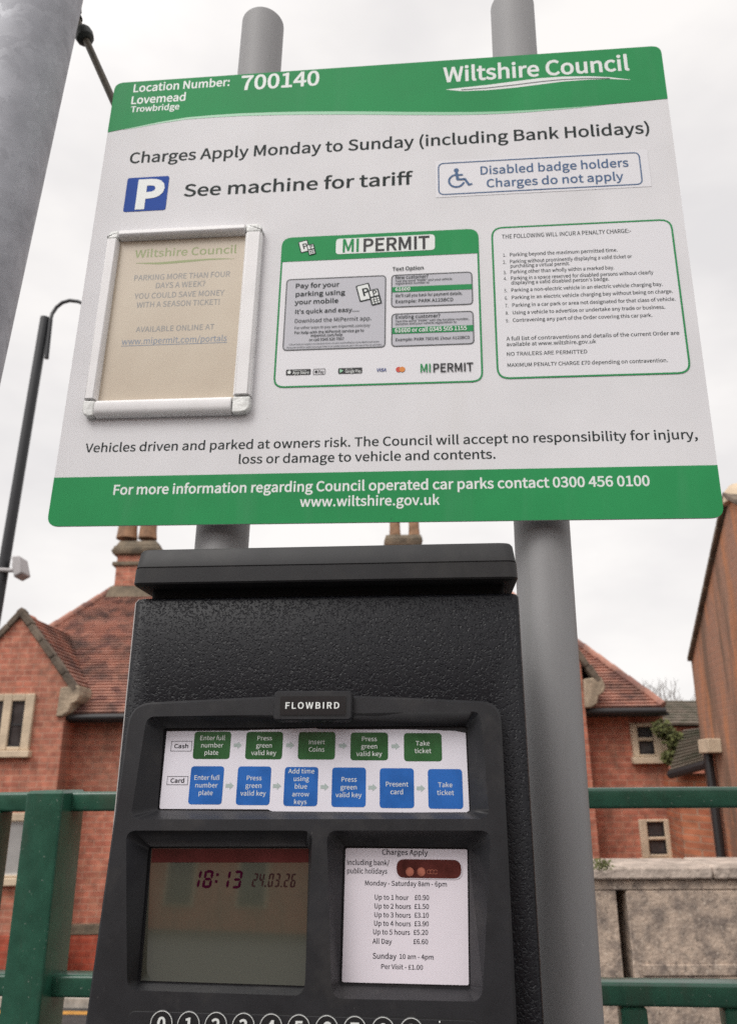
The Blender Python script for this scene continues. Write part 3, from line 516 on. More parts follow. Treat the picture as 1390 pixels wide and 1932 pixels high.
def tiled(mb, BL, BR, TR, TL, gauge=.078):
    BL, BR, TR, TL = map(Vector, (BL, BR, TR, TL)); nrm = (BR-BL).cross(TL-BL)
    if nrm.length < 1e-6: nrm = (BR-BL).cross(TR-BL)
    nrm.normalize()
    if nrm.z < 0: nrm = -nrm
    n = max(2, int(((TL-BL).length+(TR-BR).length)/2/gauge))
    for i in range(n):
        t0, t1 = i/n, min(1, (i+1.15)/n); j = random.uniform(-.004, .004)
        a, b = BL.lerp(TL, t0), BR.lerp(TR, t0); d, c = BL.lerp(TL, t1), BR.lerp(TR, t1)
        up = nrm*(.04+j); lo = nrm*.006
        mb.add([a+up, b+up, c+lo, d+lo, a-nrm*.02, b-nrm*.02], [(0, 1, 2, 3), (4, 5, 1, 0)])
oh = .28
eLu, eRu = H.uv(-165, 1350, oh).x, H.uv(1252, 1343, oh).x; eV = vE+.06
rL, rR = H.uv(298, 1062, -3.2), H.uv(869, 1056, -3.2); rV = (rL.y+rR.y)/2
eFL, eFR, eBR, eBL = H.P(eLu, eV, oh), H.P(eRu, eV, oh), H.P(eRu, eV, -6.6), H.P(eLu, eV, -6.6)
RL, RR = H.P(rL.x, rV, -3.2), H.P(rR.x, rV, -3.2)
b = MB(); b.flat = True
tiled(b, eFL, eFR, RR, RL); tiled(b, eBR, eBL, RL, RR)
tiled(b, eFR, eBR, RR, RR+Vector((0, .01, 0))); tiled(b, eBL, eFL, RL, RL+Vector((0, .01, 0)))
roof = b.build('roof', M['tile'], house, smooth=False)
b = MB()
for p, q in ((eFL, RL), (eFR, RR), (RL, RR)):
    n = int((q-p).length/.3)
    for i in range(n): b.tube([p.lerp(q, i/n)+Vector((0, 0, .03)), p.lerp(q, (i+1.08)/n)+Vector((0, 0, .045))], .055, 8)
b.build('ridge_tiles', M['tile'], roof)
b = MB(); b.tube([H.P(eLu, eV-.05, oh+.05), H.P(eRu, eV-.05, oh+.05)], .045, 12); b.box(H, uL, vE-.045, .02, uR, vE-.005, oh-.03)
b.build('gutter', M['gutter'], house)

def wing(ax, ay, sx, sy, wx):
    """a stone coped gable standing on the wall line; apex and right shoulder given"""
    n1 = .42; a = H.uv(ax, ay, n1); s_ = H.uv(sx, sy, n1); ur = H.uv(wx, sy+70, n1).x
    half = s_.x-a.x; sl = (a.y-s_.y)/half; hw = ur-a.x
    g = MB().prism(H, [(a.x-hw, GR), (a.x+hw, GR), (a.x+hw, a.y-sl*hw-.05), (a.x, a.y-.05), (a.x-hw, a.y-sl*hw-.05)], -.05, n1).build('gable_wall', M['brick'], house)
    for sg in (1, -1):
        L_ = math.hypot(half, half*sl); dx, dy = half/L_, -half*sl/L_; nx, ny = sl/math.hypot(1, sl), 1/math.hypot(1, sl)
        k = MB(); n = 5
        for i in range(n):
            t0, t1 = L_*i/n+.004, L_*(i+1)/n; r = random.uniform(-.008, .008)
            p = [(a.x+sg*(dx*t0-nx*.085), a.y+dy*t0-ny*.085), (a.x+sg*(dx*t1-nx*.085), a.y+dy*t1-ny*.085), (a.x+sg*(dx*t1+nx*r), a.y+dy*t1+ny*r), (a.x+sg*(dx*t0+nx*r), a.y+dy*t0+ny*r)]
            k.prism(H, p, n1-.10, n1+.05+sg*.0015)
        k.build('coping', M['coping'], g, bevel=.015)
        su = a.x+sg*half
        kp = [(su-sg*.24, s_.y+.02), (su+sg*.0, s_.y+.05), (su+sg*.04, s_.y-.08), (su+sg*.01, s_.y-.16), (su-sg*.06, s_.y-.20), (su-sg*.09, s_.y-.30), (su-sg*.17, s_.y-.36), (su-sg*.26, s_.y-.36)]
        MB().prism(H, kp, -.05, n1+.05).build('kneeler', M['kneel'], g, bevel=.02)
        t = MB(); t.flat = True; sv = s_.y-.06
        tiled(t, H.P(su, sv, n1-.09), H.P(su, sv, -2.6), H.P(a.x, a.y-.08, -2.6), H.P(a.x, a.y-.08, n1-.09))
        t.build('gable_roof', M['tile'], g, smooth=False)
wing(43, 1146, 150, 1300, 120)
wing(1028, 1136, 1133, 1284, 1105)

def chimney(n0, d, xc, segs, pots, pot_top):
    """segs: (half width in picture units, y top, y bottom, material, flare)"""
    first = None
    for i, (hwid, yt, yb, m, fl) in enumerate(segs):
        c = H.uv(xc, yb, n0); c2 = H.uv(xc+hwid, yb, n0); hw = c2.x-c.x; vt = H.uv(xc, yt, n0).y; vb = c.y
        dd = d + (hw-base_hw(segs, xc, n0))
        rings = []
        for v, e in ((vb, fl), (vt, 0)):
            rings.append([H.P(c.x-hw-e, v, n0+ (dd-d)+e), H.P(c.x+hw+e, v, n0+(dd-d)+e), H.P(c.x+hw+e, v, n0-dd-e), H.P(c.x-hw-e, v, n0-dd-e)])
        o = MB().loft(rings).build('chimney' if first is None else ('chimney_stone' if m != 'brick' else 'chimney_shaft'), M[m], first or roof, bevel=.02)
        first = first or roof
    for px_, r in pots:
        p = H.uv(px_, segs[-1][1], n0-d/2); q = H.uv(px_, pot_top, n0-d/2); rr = H.uv(px_+r, segs[-1][1], n0-d/2).x-p.x
        MB().tube([H.P(p.x, p.y-.02, n0-d/2), H.P(p.x, p.y+.12, n0-d/2), H.P(p.x, q.y-.1, n0-d/2), H.P(p.x, q.y-.08, n0-d/2), H.P(p.x, q.y, n0-d/2)], [rr*1.1, rr, rr*.86, rr*1.05, rr], 14).build('chimney_pot', M['pot'], roof)
def base_hw(segs, xc, n0): return H.uv(xc+segs[0][0], segs[0][2], n0).x-H.uv(xc, segs[0][2], n0).x
def on_roof(x, y):
    lo, hi = -3.2, oh
    for _ in range(40):
        n = (lo+hi)/2
        if H.uv(x, y, n).y > eV+(rV-eV)*(oh-n)/(oh+3.2): hi = n
        else: lo = n
    return n
nC = on_roof(255, 1128); print('chimney', nC)
chimney(nC, .62, 255, [(54, 1127, 1200, 'stone', .0), (50, 1104, 1128, 'stone', .06), (43, 1065, 1104, 'brick', 0), (46, 1057, 1065, 'stone', 0), (39, 1043, 1057, 'brick', 0), (48, 1034, 1043, 'stone', -.03), (43, 1026, 1034, 'stone', .02), (35, 1015, 1026, 'stone', .05)], [(240, 18), (279, 16)], 935)
chimney(-2.9, .62, 761, [(31, 1030, 1110, 'brick', 0), (37, 1019, 1030, 'stone', -.03), (33, 1009, 1019, 'stone', .03)], [(745, 10), (781, 10)], 925)

def window(x, y, glass='glass', bars=(), off=0):
    """x: outer edge, (light edges)..., outer edge; y the same from top to bottom"""
    dp = .06+off; xm, ym = (x[0]+x[-1])/2, (y[0]+y[-1])/2
    us = [H.uv(q, ym, dp).x for q in x]; vs = [H.uv(xm, q, dp).y for q in y]
    f = MB()
    for i in range(0, len(us), 2): f.box(H, us[i], vs[-1], off-.02, us[i+1], vs[0], dp)
    for j in range(0, len(vs), 2):
        for i in range(1, len(us)-1, 2): f.box(H, us[i]+.001, vs[j+1], off-.02, us[i+1]-.001, vs[j], dp-.003)
    f.box(H, us[0]-.03, vs[-1]-.09, off-.02, us[-1]+.03, vs[-1]-.001, dp+.05)
    wo = f.build('window', M['cream'], house, bevel=.012)
    for i in range(1, len(us)-1, 2):
        for j in range(1, len(vs)-1, 2):
            MB().box(H, us[i], vs[j+1], off+.008, us[i+1], vs[j], off+.014).build('pane', M[glass], wo)
            fr = MB(); t = .022
            fr.box(H, us[i], vs[j+1], .014+off, us[i]+t, vs[j], .024+off); fr.box(H, us[i+1]-t, vs[j+1], .014+off, us[i+1], vs[j], .024+off)
            fr.box(H, us[i]+t, vs[j]-t, .014+off, us[i+1]-t, vs[j], .024+off); fr.box(H, us[i]+t, vs[j+1], .014+off, us[i+1]-t, vs[j+1]+t, .024+off)
            for bb in bars: fr.box(H, us[i]+t, vs[j+1]+(vs[j]-vs[j+1])*bb-.014, .014+off, us[i+1]-t, vs[j+1]+(vs[j]-vs[j+1])*bb+.014, .024+off)
            fr.build('window_frame', M['sash' if glass == 'blind' else 'gutter'], wo)
    return wo
window([-44, -24, 2, 18, 43, 60], [1309, 1323, 1409, 1416], bars=(.48,), off=.42)
window([-30, -14, 50, 64], [1534, 1550, 1652, 1656], 'blind', off=.42)
window([1192, 1204, 1233, 1262], [1364, 1371, 1391, 1398, 1423, 1428], bars=())
window([1209, 1223, 1256, 1288], [1546, 1551, 1579, 1585, 1612, 1618], bars=())

# ------------------------------------------------------------------ outbuilding behind, porch, near gable house on the right, terrace behind the viewer
ob = root('outbuilding', 'low slate roofed outbuilding behind the right end of the red brick house', 'outbuilding', WORLD, (6.0, 18.5, GZ))
B0, B1 = at(1195, 1366, 17.6), at(1420, 1366, 17.6); T0, T1 = at(1190, 1321, 19.2), at(1425, 1324, 19.2)
MB().box(WORLD, B0.x, GZ-.05, -21, B1.x, B0.z-.03, -17.9).build('wall', M['brick'], ob)
b = MB(); b.flat = True; tiled(b, B0, B1, T1, T0, .2); tiled(b, T0+Vector((0, 1.8, -1.0)), T1+Vector((0, 1.8, -1.0)), T1, T0, .2); b.build('roof', M['slate'], ob, smooth=False)

po = root('porch', 'small brick lean-to porch with dark slate roof by the red house corner', 'porch', WORLD, (4.6, 10.2, GZ))
e0, e1 = at(1264, 1457, 9.9), at(1330, 1437, 9.3); t0, t1 = at(1290, 1378, 10.9), at(1340, 1372, 10.6)
b = MB(); b.flat = True; tiled(b, e0, e1, t1, t0, .11); b.build('roof', M['slate'], po, smooth=False)
MB().tube([e0+Vector((-.02, -.03, -.03)), e1+Vector((0, -.03, -.03))], .05, 8).build('gutter', M['gutter'], po)
w0, w1 = at(1275, 1462, 10.0), at(1345, 1462, 9.5)
MB().loft([[Vector((p.x, p.y, z)) for p in (w0, w1, w1+Vector((.1, 1.0, 0)), w0+Vector((.2, 1.0, 0)))] for z in (GZ-.05, w0.z+.02)]).build('wall', M['brick_orange'], po)

G = Frame((3.88, 9.0, EYE), 99.8, 0)
gs, ga = G.uv(1302, 1240), G.uv(1371, 924)
gh = root('brick_house', 'tall weathered brown brick house with a steep coped gable at the right edge', 'house', G, G.P(1.5, -2.66, -2))
print('G', gs, ga)
uA = ga.x; MB().prism(G, [(gs.x, -2.75), (2*uA-gs.x, -2.75), (2*uA-gs.x, gs.y), (uA, ga.y-.12), (gs.x, gs.y)], -5, 0).build('gable_wall', M['brick_old'], gh)
for sg in (1, -1):
    k = MB(); hx, hy = uA-gs.x, ga.y-gs.y; Ln = math.hypot(hx, hy); nx, ny = hy/Ln, hx/Ln
    n = 6
    for i in range(n):
        t0_, t1_ = i/n+.004, (i+1)/n; p = []
        for t, o_ in ((t0_, -.05), (t1_, -.05), (t1_, .0), (t0_, .0)):
            uu = gs.x + hx*t - nx*o_; vv = gs.y + hy*t + ny*o_ - .02
            p.append((uu if sg == 1 else 2*uA-uu, vv))
        k.prism(G, p, -.3, .05)
    k.build('coping', M['coping'], gh, bevel=.01)
MB().tube([G.P(uA, ga.y-.14, -.1), G.P(uA, ga.y-.04, -.1), G.P(uA, ga.y+.04, -.1)], [.16, .15, .08], 10).build('apex_stone', M['cream'], gh)
hA, hB = G.uv(1322, 1396, .1), G.uv(1344, 1420, .1)
MB().box(G, hA.x, hB.y, 0, hB.x, hA.y, .14).build('hopper', M['cream'], gh, bevel=.01)
pA, pB = G.uv(1336, 1420, .06), G.uv(1347, 1500, .06)
MB().tube([G.P(pA.x, pA.y, .07), G.P(pA.x+.02, pB.y, .07), G.P(pA.x+.02, -2.65, .07)], .05, 10).build('downpipe', M['gutter'], gh)

tr = root('terrace_house', 'red brick terrace on the far side of the car park, seen in the machine display', 'house', WORLD, (0, -30, 0))
MB().box(WORLD, -34, -.05, 30, 32, 8.2, 38).build('wall', M['brick'], tr)
b = MB(); b.flat = True; tiled(b, (-34.3, -29.7, 8.2), (32.3, -29.7, 8.2), (32.3, -34, 12), (-34.3, -34, 12), .3); tiled(b, (32.3, -38.3, 8.2), (-34.3, -38.3, 8.2), (-34.3, -34, 12), (32.3, -34, 12), .3); b.build('roof', M['tile'], tr, smooth=False)
wf = None
for i in range(11):
    for z in (.9, 3.4, 5.9):
        x = -15.5+i*2.9; fo = MB().box(WORLD, x-.62, z-.1, 29.93, x+.62, z+1.7, 30.02).build('window_surround', M['cream'], tr)
        MB().box(WORLD, x-.5, z, 29.85, x+.5, z+1.55, 29.925).build('pane', M['glass'], fo)

# ------------------------------------------------------------------ low stone wall with a dark slot
Wf = Frame((0, 5.2, EYE), 0, -.75)
sw = root('stone_wall', 'pale mottled stone wall with light coping and a dark vertical slot behind the railing', 'wall', Wf, Wf.P(3, -2.66, -.2))
w0, w3 = Wf.uv(760, 1650).x, Wf.uv(2100, 1650).x; wa, wb = Wf.uv(1161, 1680).x, Wf.uv(1180, 1680).x
vt, vc, vs_ = Wf.uv(1250, 1636, .04).y, Wf.uv(1250, 1660, .04).y, Wf.uv(1165, 1680).y
MB().box(Wf, w0, -2.75, -.4, wa, vs_, 0).box(Wf, wb, -2.75, -.4, w3, vs_-.0, 0).box(Wf, w0, vs_+.001, -.4, w3, vc-.002, .004).box(Wf, wa+.0005, -2.75, -.4, wb-.0005, vs_-.001, -.34).build('masonry', M['lime'], sw, bevel=.008)
b = MB(); x = w0
while x < w3:
    x2 = min(w3, x+random.uniform(.7, 1.1)); b.box(Wf, x+.003, vc, -.45, x2-.003, vt+random.uniform(-.006, .006), .04); x = x2
b.build('coping', M['cope'], sw, bevel=.014)
MB().box(Wf, wb+.05, Wf.uv(1250, 1838, .01).y-.01, 0, w3, Wf.uv(1250, 1820, .01).y, .012).build('ledge', M['lime'], sw, bevel=.005)

def leaves(mb, c, rad, n, size):
    for _ in range(n):
        d = Vector((random.gauss(0, 1), random.gauss(0, 1), random.gauss(0, 1))); d = d.normalized()*random.random()**.5
        p = Vector(c)+Vector((d.x*rad[0], d.y*rad[1], d.z*rad[2]))
        a = Vector((random.gauss(0, 1), random.gauss(0, 1), random.gauss(0, 1))).normalized(); q = a.orthogonal().normalized(); s_ = size*random.uniform(.6, 1.3)
        mb.add([p-a*s_, p+q*s_*.5, p+a*s_, p-q*s_*.5], [(0, 1, 2, 3)])
p = at(1130, 1628, 5.0); b = MB(); b.flat = True; leaves(b, p+Vector((.02, .02, -.01)), (.07, .06, .032), 110, .013)
tag(b.build('wall_plant', M['leaf'], base=p+Vector((0, 0, -.05))), 'small tuft of green weeds growing on top of the pale stone wall', 'plant')
p = at(1258, 1393, 10.7); sh = root('climbing_shrub', 'bright green climbing shrub at the right corner of the red brick house', 'shrub', WORLD, (p.x, p.y, GZ))
b = MB(); b.flat = True
for dx, dz, r in ((-.06, .13, .13), (.03, .02, .15), (.10, -.12, .13), (.0, -.25, .10), (.14, -.02, .1)): leaves(b, p+Vector((dx, 0, dz)), (r, .14, r), 240, .035)
b.build('foliage', M['leaf'], sh)
b = MB(); b.tube([(p.x+.05, p.y+.05, GZ), (p.x-.02, p.y+.03, GZ+1.3), (p.x+.03, p.y, p.z)], [.03, .022, .012], 6); b.build('stem', M['twig'], sh)

def bare_tree(px_, py_, Y, top_py, label, seed):
    rnd = random.Random(seed); bs = at(px_, py_, Y); top = at(px_, top_py, Y).z; bs = Vector((bs.x, Y, GZ)); Hh = top-GZ
    r_ = root('bare_tree', label, 'tree', WORLD, bs, 'bare trees behind the houses'); tk = MB(); tw = MB()
    tk.tube([bs, bs+Vector((.1, 0, Hh*.35)), bs+Vector((0, .1, Hh*.6))], [.16, .12, .07], 8)
    def grow(p, d, ln, rad, dep):
        q = p+d*ln; m_ = p.lerp(q, .5)+Vector((rnd.uniform(-1, 1), rnd.uniform(-1, 1), rnd.uniform(-1, 1)))*ln*.07
        (tw).tube([p, m_, q], [rad, rad*.8, rad*.55], 4)
        if dep == 0 or q.z > top+.3: return
        for _ in range(rnd.choice((2, 3, 3))):
            nd = (d+Vector((rnd.gauss(0, .42), rnd.gauss(0, .42), rnd.uniform(-.1, .35)))).normalized(); grow(q, nd, ln*rnd.uniform(.6, .85), rad*.6, dep-1)
    for i in range(9):
        a = rnd.uniform(0, 6.28); h = rnd.uniform(.35, .6)
        grow(bs+Vector((.05, 0, Hh*h)), Vector((math.cos(a)*.6, math.sin(a)*.6, 1)).normalized(), Hh*.16, .04, 4)
    tk.build('trunk', M['twig'], r_); tw.build('crown', M['twig'], r_)
bare_tree(1216, 1400, 30, 1285, 'bare twiggy tree rising left of centre in the gap behind the outbuilding', 3)
bare_tree(1285, 1400, 27, 1278, 'bare twiggy tree close to the tall brown gable house', 5)

# ------------------------------------------------------------------ green railing
RF = Frame((0, 1.76, EYE), 5.5, -1.1)
ra = root('railing', 'dark green painted steel railing with square posts and balusters behind the machine', 'railing', RF, RF.P(0, -1.45, -.05))
q = RF.uv(44.5, 1542); q2 = RF.uv(114.5, 1545); ptop = RF.uv(85, 1492).y
pu0, pu1 = q.x, q2.x
def post(u0, u1, n0, n1, top):
    p = rrect(u0, n0, u1, n1, .006, 3); rings = [[RF.P(a, v, b_) for a, b_ in (p if not e else inset_poly(p, e))] for v, e in ((-1.44, 0), (top-.006, 0), (top, .006))]
    return MB().loft(rings)
post(pu0, pu1, -.115, 0, ptop).build('post', M['rail'], ra)
s8 = RF.uv(8, 1540, -.06).x
post(s8-.06, s8, -.10, -.03, RF.uv(85, 1528, -.045).y).build('baluster', M['rail'], ra)
post(pu0+1.85, pu1+1.85, -.115, 0, ptop).build('post', M['rail'], ra)
tu, tl = RF.uv(170, 1494, -.045).y, RF.uv(170, 1531, -.045).y
lu, ll = RF.uv(170, 1841, -.045).y, RF.uv(170, 1884, -.045).y
RSPANS = ((pu0-1.6, pu0), (pu1, pu0+1.85), (pu1+1.85, pu1+3.2))
def rail(name, v0, v1):
    m = MB()
    for a, c in RSPANS:
        p = rrect(v0, -.095, v1, -.045, .007, 3); m.loft([[RF.P(uu, v, n) for v, n in p] for uu in (a-.001, c+.001)])
    return m.build(name, M['rail'], ra)
rail('top_rail', tl, tu); rail('lower_rail', ll, lu)
vb_ = -1.30
rail('bottom_rail', vb_-.02, vb_+.02)
ba, bc = RF.uv(1173, 1925, -.05).x, RF.uv(1223, 1925, -.05).x; bp_ = RF.uv(1370, 1925, -.05).x-ba
first = post(ba, bc, -.095, -.05, ll-.0005); proto = first.build('baluster', M['rail'], ra)
for i in list(range(-5, 0)) + [1, 2, 3, 4, 5, 6]:
    uu = ba+bp_*i
    if pu0-.06 < uu < pu1+.02 or abs(uu-(pu0+1.85)) < .1: continue
    c = proto.copy(); COL.objects.link(c); c.parent = ra; c.location = (bp_*i, 0, 0)

# ------------------------------------------------------------------ galvanised column, stay rod, street lamp, security camera
def line_post(name, label, cat, m, a, b_, rad, top, bot, k=40):
    d = (a-b_); A = b_+d*((top-b_.z)/d.z); B = b_+d*((bot-b_.z)/d.z)
    o = MB().tube([B, A], rad, k).build(name, M[m], base=B); tag(o, label, cat); return o, A, B
_, cA, cB = line_post('steel_column', 'thick galvanised steel column with mottled zinc spangle at the left edge', 'column', 'galv', at(70, 0, 1.0), at(-46, 480, 1.0), .0712, EYE+1.75, 0)
ra0, ra1 = at(120, -20, 1.12), at(430, 674, 1.12)
rd = root('stay_rod', 'thin brown stay rod with dark knuckle joints between the galvanised column and the sign', 'rod', WORLD, ra1)
MB().tube([ra0+(ra0-ra1)*.02, ra1], .0066, 14).build('rod', M['rod'], rd)
def lerpx(y): return at(120+310/694*(y+20), y, 1.12)
dr = (ra1-ra0).normalized()
for y, r, l_ in ((67, .0185, .030), (14, .019, .034)):
    c = lerpx(y); MB().tube([c-dr*l_*.5, c-dr*l_*.32, c-dr*l_*.1, c+dr*l_*.1, c+dr*l_*.32, c+dr*l_*.5], [r*.55, r*.92, r, r*.95, r*.9, r*.5], 12).build('knuckle', M['knuckle'], rd, bevel=.001)
MB().tube([lerpx(35)-dr*.004, lerpx(35)+dr*.004], .011, 12).build('collar', M['knuckle'], rd)

Yl = 7.5
l0, l1 = at(86, 600, Yl), at(5, 1085, Yl); dl = l0-l1; lb = l1+dl*((GZ-l1.z)/dl.z)
sl = root('street_lamp', 'slim black street lamp post with a thin swan neck arm left of the sign', 'street lamp', WORLD, lb)
sc_ = (at(95, 640, Yl)-at(77, 640, Yl)).length/2
MB().tube([lb, lb+dl*.2, l0], [sc_*1.25, sc_*1.05, sc_], 20).build('pole', M['black'], sl)
o4 = Vector((sc_*1.35, -.02, 0)); sA, sB = l0+Vector((0, 0, -.03))+o4, at(86, 678, Yl)+Vector((sc_*.4, -.02, 0))
MB().tube([sB, sA], sc_*.45, 12).build('sleeve', M['black'], sl)
arm = [sB, sA]+[at(x, y, Yl) for x, y in ((99, 592), (107, 580), (118, 571), (132, 567), (148, 569), (170, 578), (190, 592))]
MB().tube(arm, .02, 10).build('arm', M['black'], sl)
hp = at(196, 604, Yl)
MB().loft([[hp+Vector((r*math.cos(i*math.pi/8), r*math.sin(i*math.pi/8), z)) for i in range(16)] for z, r in ((.10, .05), (.05, .12), (-.06, .24), (-.09, .23))]).build('lamp_shade', M['black'], sl)
Yc = Yl-.02
cmr = root('security_camera', 'small grey security camera on a bracket from the black lamp post', 'camera', WORLD, at(8, 1078, Yl))
MB().tube([at(-2, 1075, Yl-.06), at(20, 1076, Yl-.06), at(33, 1076, Yl-.06)], .022, 10).tube([at(29, 1063, Yl-.06), at(31, 1078, Yl-.06)], .03, 10).build('bracket', M['camgrey'], cmr)
cq = [at(x, y, Yl-.06) for x, y in ((29, 1053), (44, 1052), (50, 1084), (33, 1093))]
MB().loft([[p+Vector((0, dy, 0)) for p in cq] for dy in (-.09, .12)]).build('body', M['camgrey'], cmr, bevel=.015)

# ------------------------------------------------------------------ parking sign on two posts
F = Frame((0.0063, .98, .7096+EYE), 5.57, .374)
su0, su1, sv0, sv1 = -.452, .453, -.398, .3975
sign = root('parking_sign', 'white council car park sign with green header and footer bands above the ticket machine', 'sign', F, F.P(0, sv0, 0))
BO = rrect(su0, sv0, su1, sv1, .016, 6)
board = MB().prism(F, BO, -.003, 0).build('board', M['board'], sign, smooth=False)
ch = MB()
for v in (.27, -.27): ch.box(F, su0+.08, v-.02, -.0165, su1-.08, v+.02, -.0032)
ch.build('mounting_channel', M['alu'], sign, bevel=.002)
def U(x, y, n=0): return tuple(F.uv(x, y, n))
curve = [(204, 250), (228, 245), (251.8, 240.7), (300, 230.5), (352.5, 221.6), (400, 217.4), (453, 214), (515, 211.8), (579, 210.5), (640, 210.2), (700, 210.4), (770, 211.2), (841, 211.5), (890, 211.4), (941.8, 210.3), (990, 208.3), (1042.5, 205.0), (1093, 201.6), (1143, 197.4), (1200, 192.3), (1260, 186.3)]
cuv = [U(*p) for p in curve]; cuv[0] = (su0, cuv[0][1]); cuv[-1] = (su1, cuv[-1][1])
topc = [p for p in BO if p[1] > .36]
MB().sheet(F, cuv+topc, .0004).build('header_band', M['green'], board)
st = []
for i, (u, v) in enumerate(cuv):
    t = max(0, math.sin(math.pi*min(1, max(0, (i-1)/(len(cuv)-4)))))**.7; st.append((u, v-.0066*t))
k = MB(); n_ = len(cuv); k.add([F.P(u, v+.0003, .0003) for u, v in cuv]+[F.P(u, v, .0003) for u, v in st], [(i, n_+i, n_+i+1, i+1) for i in range(n_-1)]); k.build('header_stripe', M['light_green'], board)
vf = (U(94, 904)[1]+U(1353.7, 874.8)[1])/2
botc = [p for p in BO if p[1] < -.36]
MB().sheet(F, botc+[(su1, vf), (su0, vf)], .0004).build('footer_band', M['green'], board)
hl = Ink(F, .0005); h2 = Ink(F, .0005); h3 = Ink(F, .0005); h4 = Ink(F, .0005)
hl.px('Location Number:', 250, 173, 434, 162.5, 14.2, .03); h4.px('700140', 453, 169.5, 603, 160.3, 26, .032)
hl.px('Lovemead', 246, 196, 351, 190, 14.2, .03); hl.px('Trowbridge', 246.5, 211, 338.5, 206.5, 10.5, .03)
h2.px('Wiltshire Council', 836, 153.6, 1188, 133, 27, .034)
sw_t = [(841, 168.6), (870, 165.5), (920, 160), (970, 153.5), (1017, 147.5), (1060, 144.5), (1110, 143.8), (1150, 145.6), (1188, 150.2)]
sw_b = [(841, 169.0), (870, 172.0), (920, 170), (970, 165.5), (1017, 159.5), (1060, 154), (1110, 150.2), (1150, 148.8), (1188, 150.8)]
def ribbon(mb, FF, tp, bt, n):
    a = [FF.uv(x, y, n) for x, y in tp]; b_ = [FF.uv(x, y, n) for x, y in bt]; m_ = len(a)
    mb.add([FF.P(p.x, p.y, n) for p in a]+[FF.P(p.x, p.y, n) for p in b_], [(i, m_+i, m_+i+1, i+1) for i in range(m_-1)])
ribbon(h2, F, sw_t, sw_b, .0005)
h3.px('For more information regarding Council operated car parks contact 0300 456 0100', 211.4, 935.6, 1226, 913.5, 18.2, .032)
h3.px('www.wiltshire.gov.uk', 565, 957, 829, 950.5, 18, .028)
hl.build('location_lettering', M['white_ink'], board); h4.build('number_lettering', M['white_ink'], board); h2.build('council_lettering', M['white_ink'], board); h3.build('contact_lettering', M['white_ink'], board)
sh_ = MB(); sh_.flat = True
mid_ = [((x), (y+y2)/2+.8) for (x, y), (_, y2) in zip(sw_t, sw_b)]
ribbon(sh_, F, [(x, y-.9) for x, y in mid_[1:-1]], [(x, y+.9) for x, y in mid_[1:-1]], .0006)
sh_.build('swoosh_line', M['grey_ink'], board)
dl_ = Ink(F, .00015); d2 = Ink(F, .00015); d3 = Ink(F, .00015)
dl_.px('Charges Apply Monday to Sunday (including Bank Holidays)', 243, 306.5, 1228, 252.5, 20, .027)
d2.px('See machine for tariff', 345.4, 369.5, 776.6, 349, 22.5, .028)
d3.px('Vehicles driven and parked at owners risk. The Council will accept no responsibility for injury,', 160.7, 853.3, 1316.8, 828, 16.8, .021)
d3.px('loss or damage to vehicle and contents.', 448, 875.5, 936, 864.4, 16.8, .021)
dl_.build('charges_lettering', M['dark_ink'], board); d2.build('tariff_lettering', M['dark_ink'], board); d3.build('risk_lettering', M['dark_ink'], board)
pr = rect_px(F, [(241.7, 336.4), (319.7, 332.3), (313, 396.3), (232.6, 400.3)], 0)
ps = MB().sheet(F, rrect(*pr, .004), .0005).build('parking_symbol', M['blue'], sign)
pl = Ink(F, .0009); pl.px('P', 251, 391.5, 306, 389.5, 49, .075); pl.build('letter', M['white_ink'], ps)
# blue badge notice
dq = [(826, 307), (1206, 288.5), (1212, 350), (826, 367.6)]; dr_ = rect_px(F, dq, 0)
dn = MB().sheet(F, rrect(dr_[0]-.004, dr_[1]-.004, dr_[2]+.012, dr_[3]+.004, .002), .0004).build('disabled_notice', M['pale'], sign)
b = MB(); b.flat = True; b.stroke(F, rrect(*dr_, .010), .0019, .0007)
b.build('border', M['blue_ink'], dn)
il = Ink(F, .0008); il.px('Disabled badge holders', 904, 328.3, 1186, 314.7, 15, .018); il.px('Charges do not apply', 916.6, 351, 1176, 341.8, 15, .018); il.build('lettering', M['blue_ink'], dn)
ws = MB(); ws.flat = True; wc = F.uv(862, 338, .0008); wr = .0115
def arc(mb, FF, c, r, w_, a0, a1, n, k=18):
    p = []
    for i in range(k+1):
        a = R(a0+(a1-a0)*i/k); p += [FF.P(c[0]+(r+w_/2)*math.cos(a), c[1]+(r+w_/2)*math.sin(a), n), FF.P(c[0]+(r-w_/2)*math.cos(a), c[1]+(r-w_/2)*math.sin(a), n)]
    mb.add(p, [(2*i, 2*i+1, 2*i+3, 2*i+2) for i in range(k)])
def bar(mb, FF, p, q, w_, n):
    p, q = Vector(p), Vector(q); d = (q-p).normalized(); s_ = Vector((-d.y, d.x))*w_/2; mb.sheet(FF, [tuple(p+s_), tuple(p-s_), tuple(q-s_), tuple(q+s_)], n)
def disc(mb, FF, c, r, n, k=24): mb.sheet(FF, [(c[0]+r*math.cos(2*math.pi*i/k), c[1]+r*math.sin(2*math.pi*i/k)) for i in range(k)], n)
arc(ws, F, (wc.x-.001, wc.y-.003), wr, .0032, 95, 345, .0008)
hx, hy = wc.x-.001, wc.y+.017
disc(ws, F, (hx, hy), .0038, .0009)
for p, q, w_ in (((hx, hy-.003), (hx+.002, hy-.018), .0045), ((hx+.001, hy-.009), (hx+.010, hy-.009), .003), ((hx+.001, hy-.0175), (hx+.013, hy-.0175), .0036), ((hx+.0125, hy-.0165), (hx+.019, hy-.029), .0036), ((hx+.018, hy-.029), (hx+.024, hy-.027), .003)): bar(ws, F, p, q, w_, .00085+.00002*w_*1000)
ws.build('wheelchair_symbol', M['blue_ink'], dn)

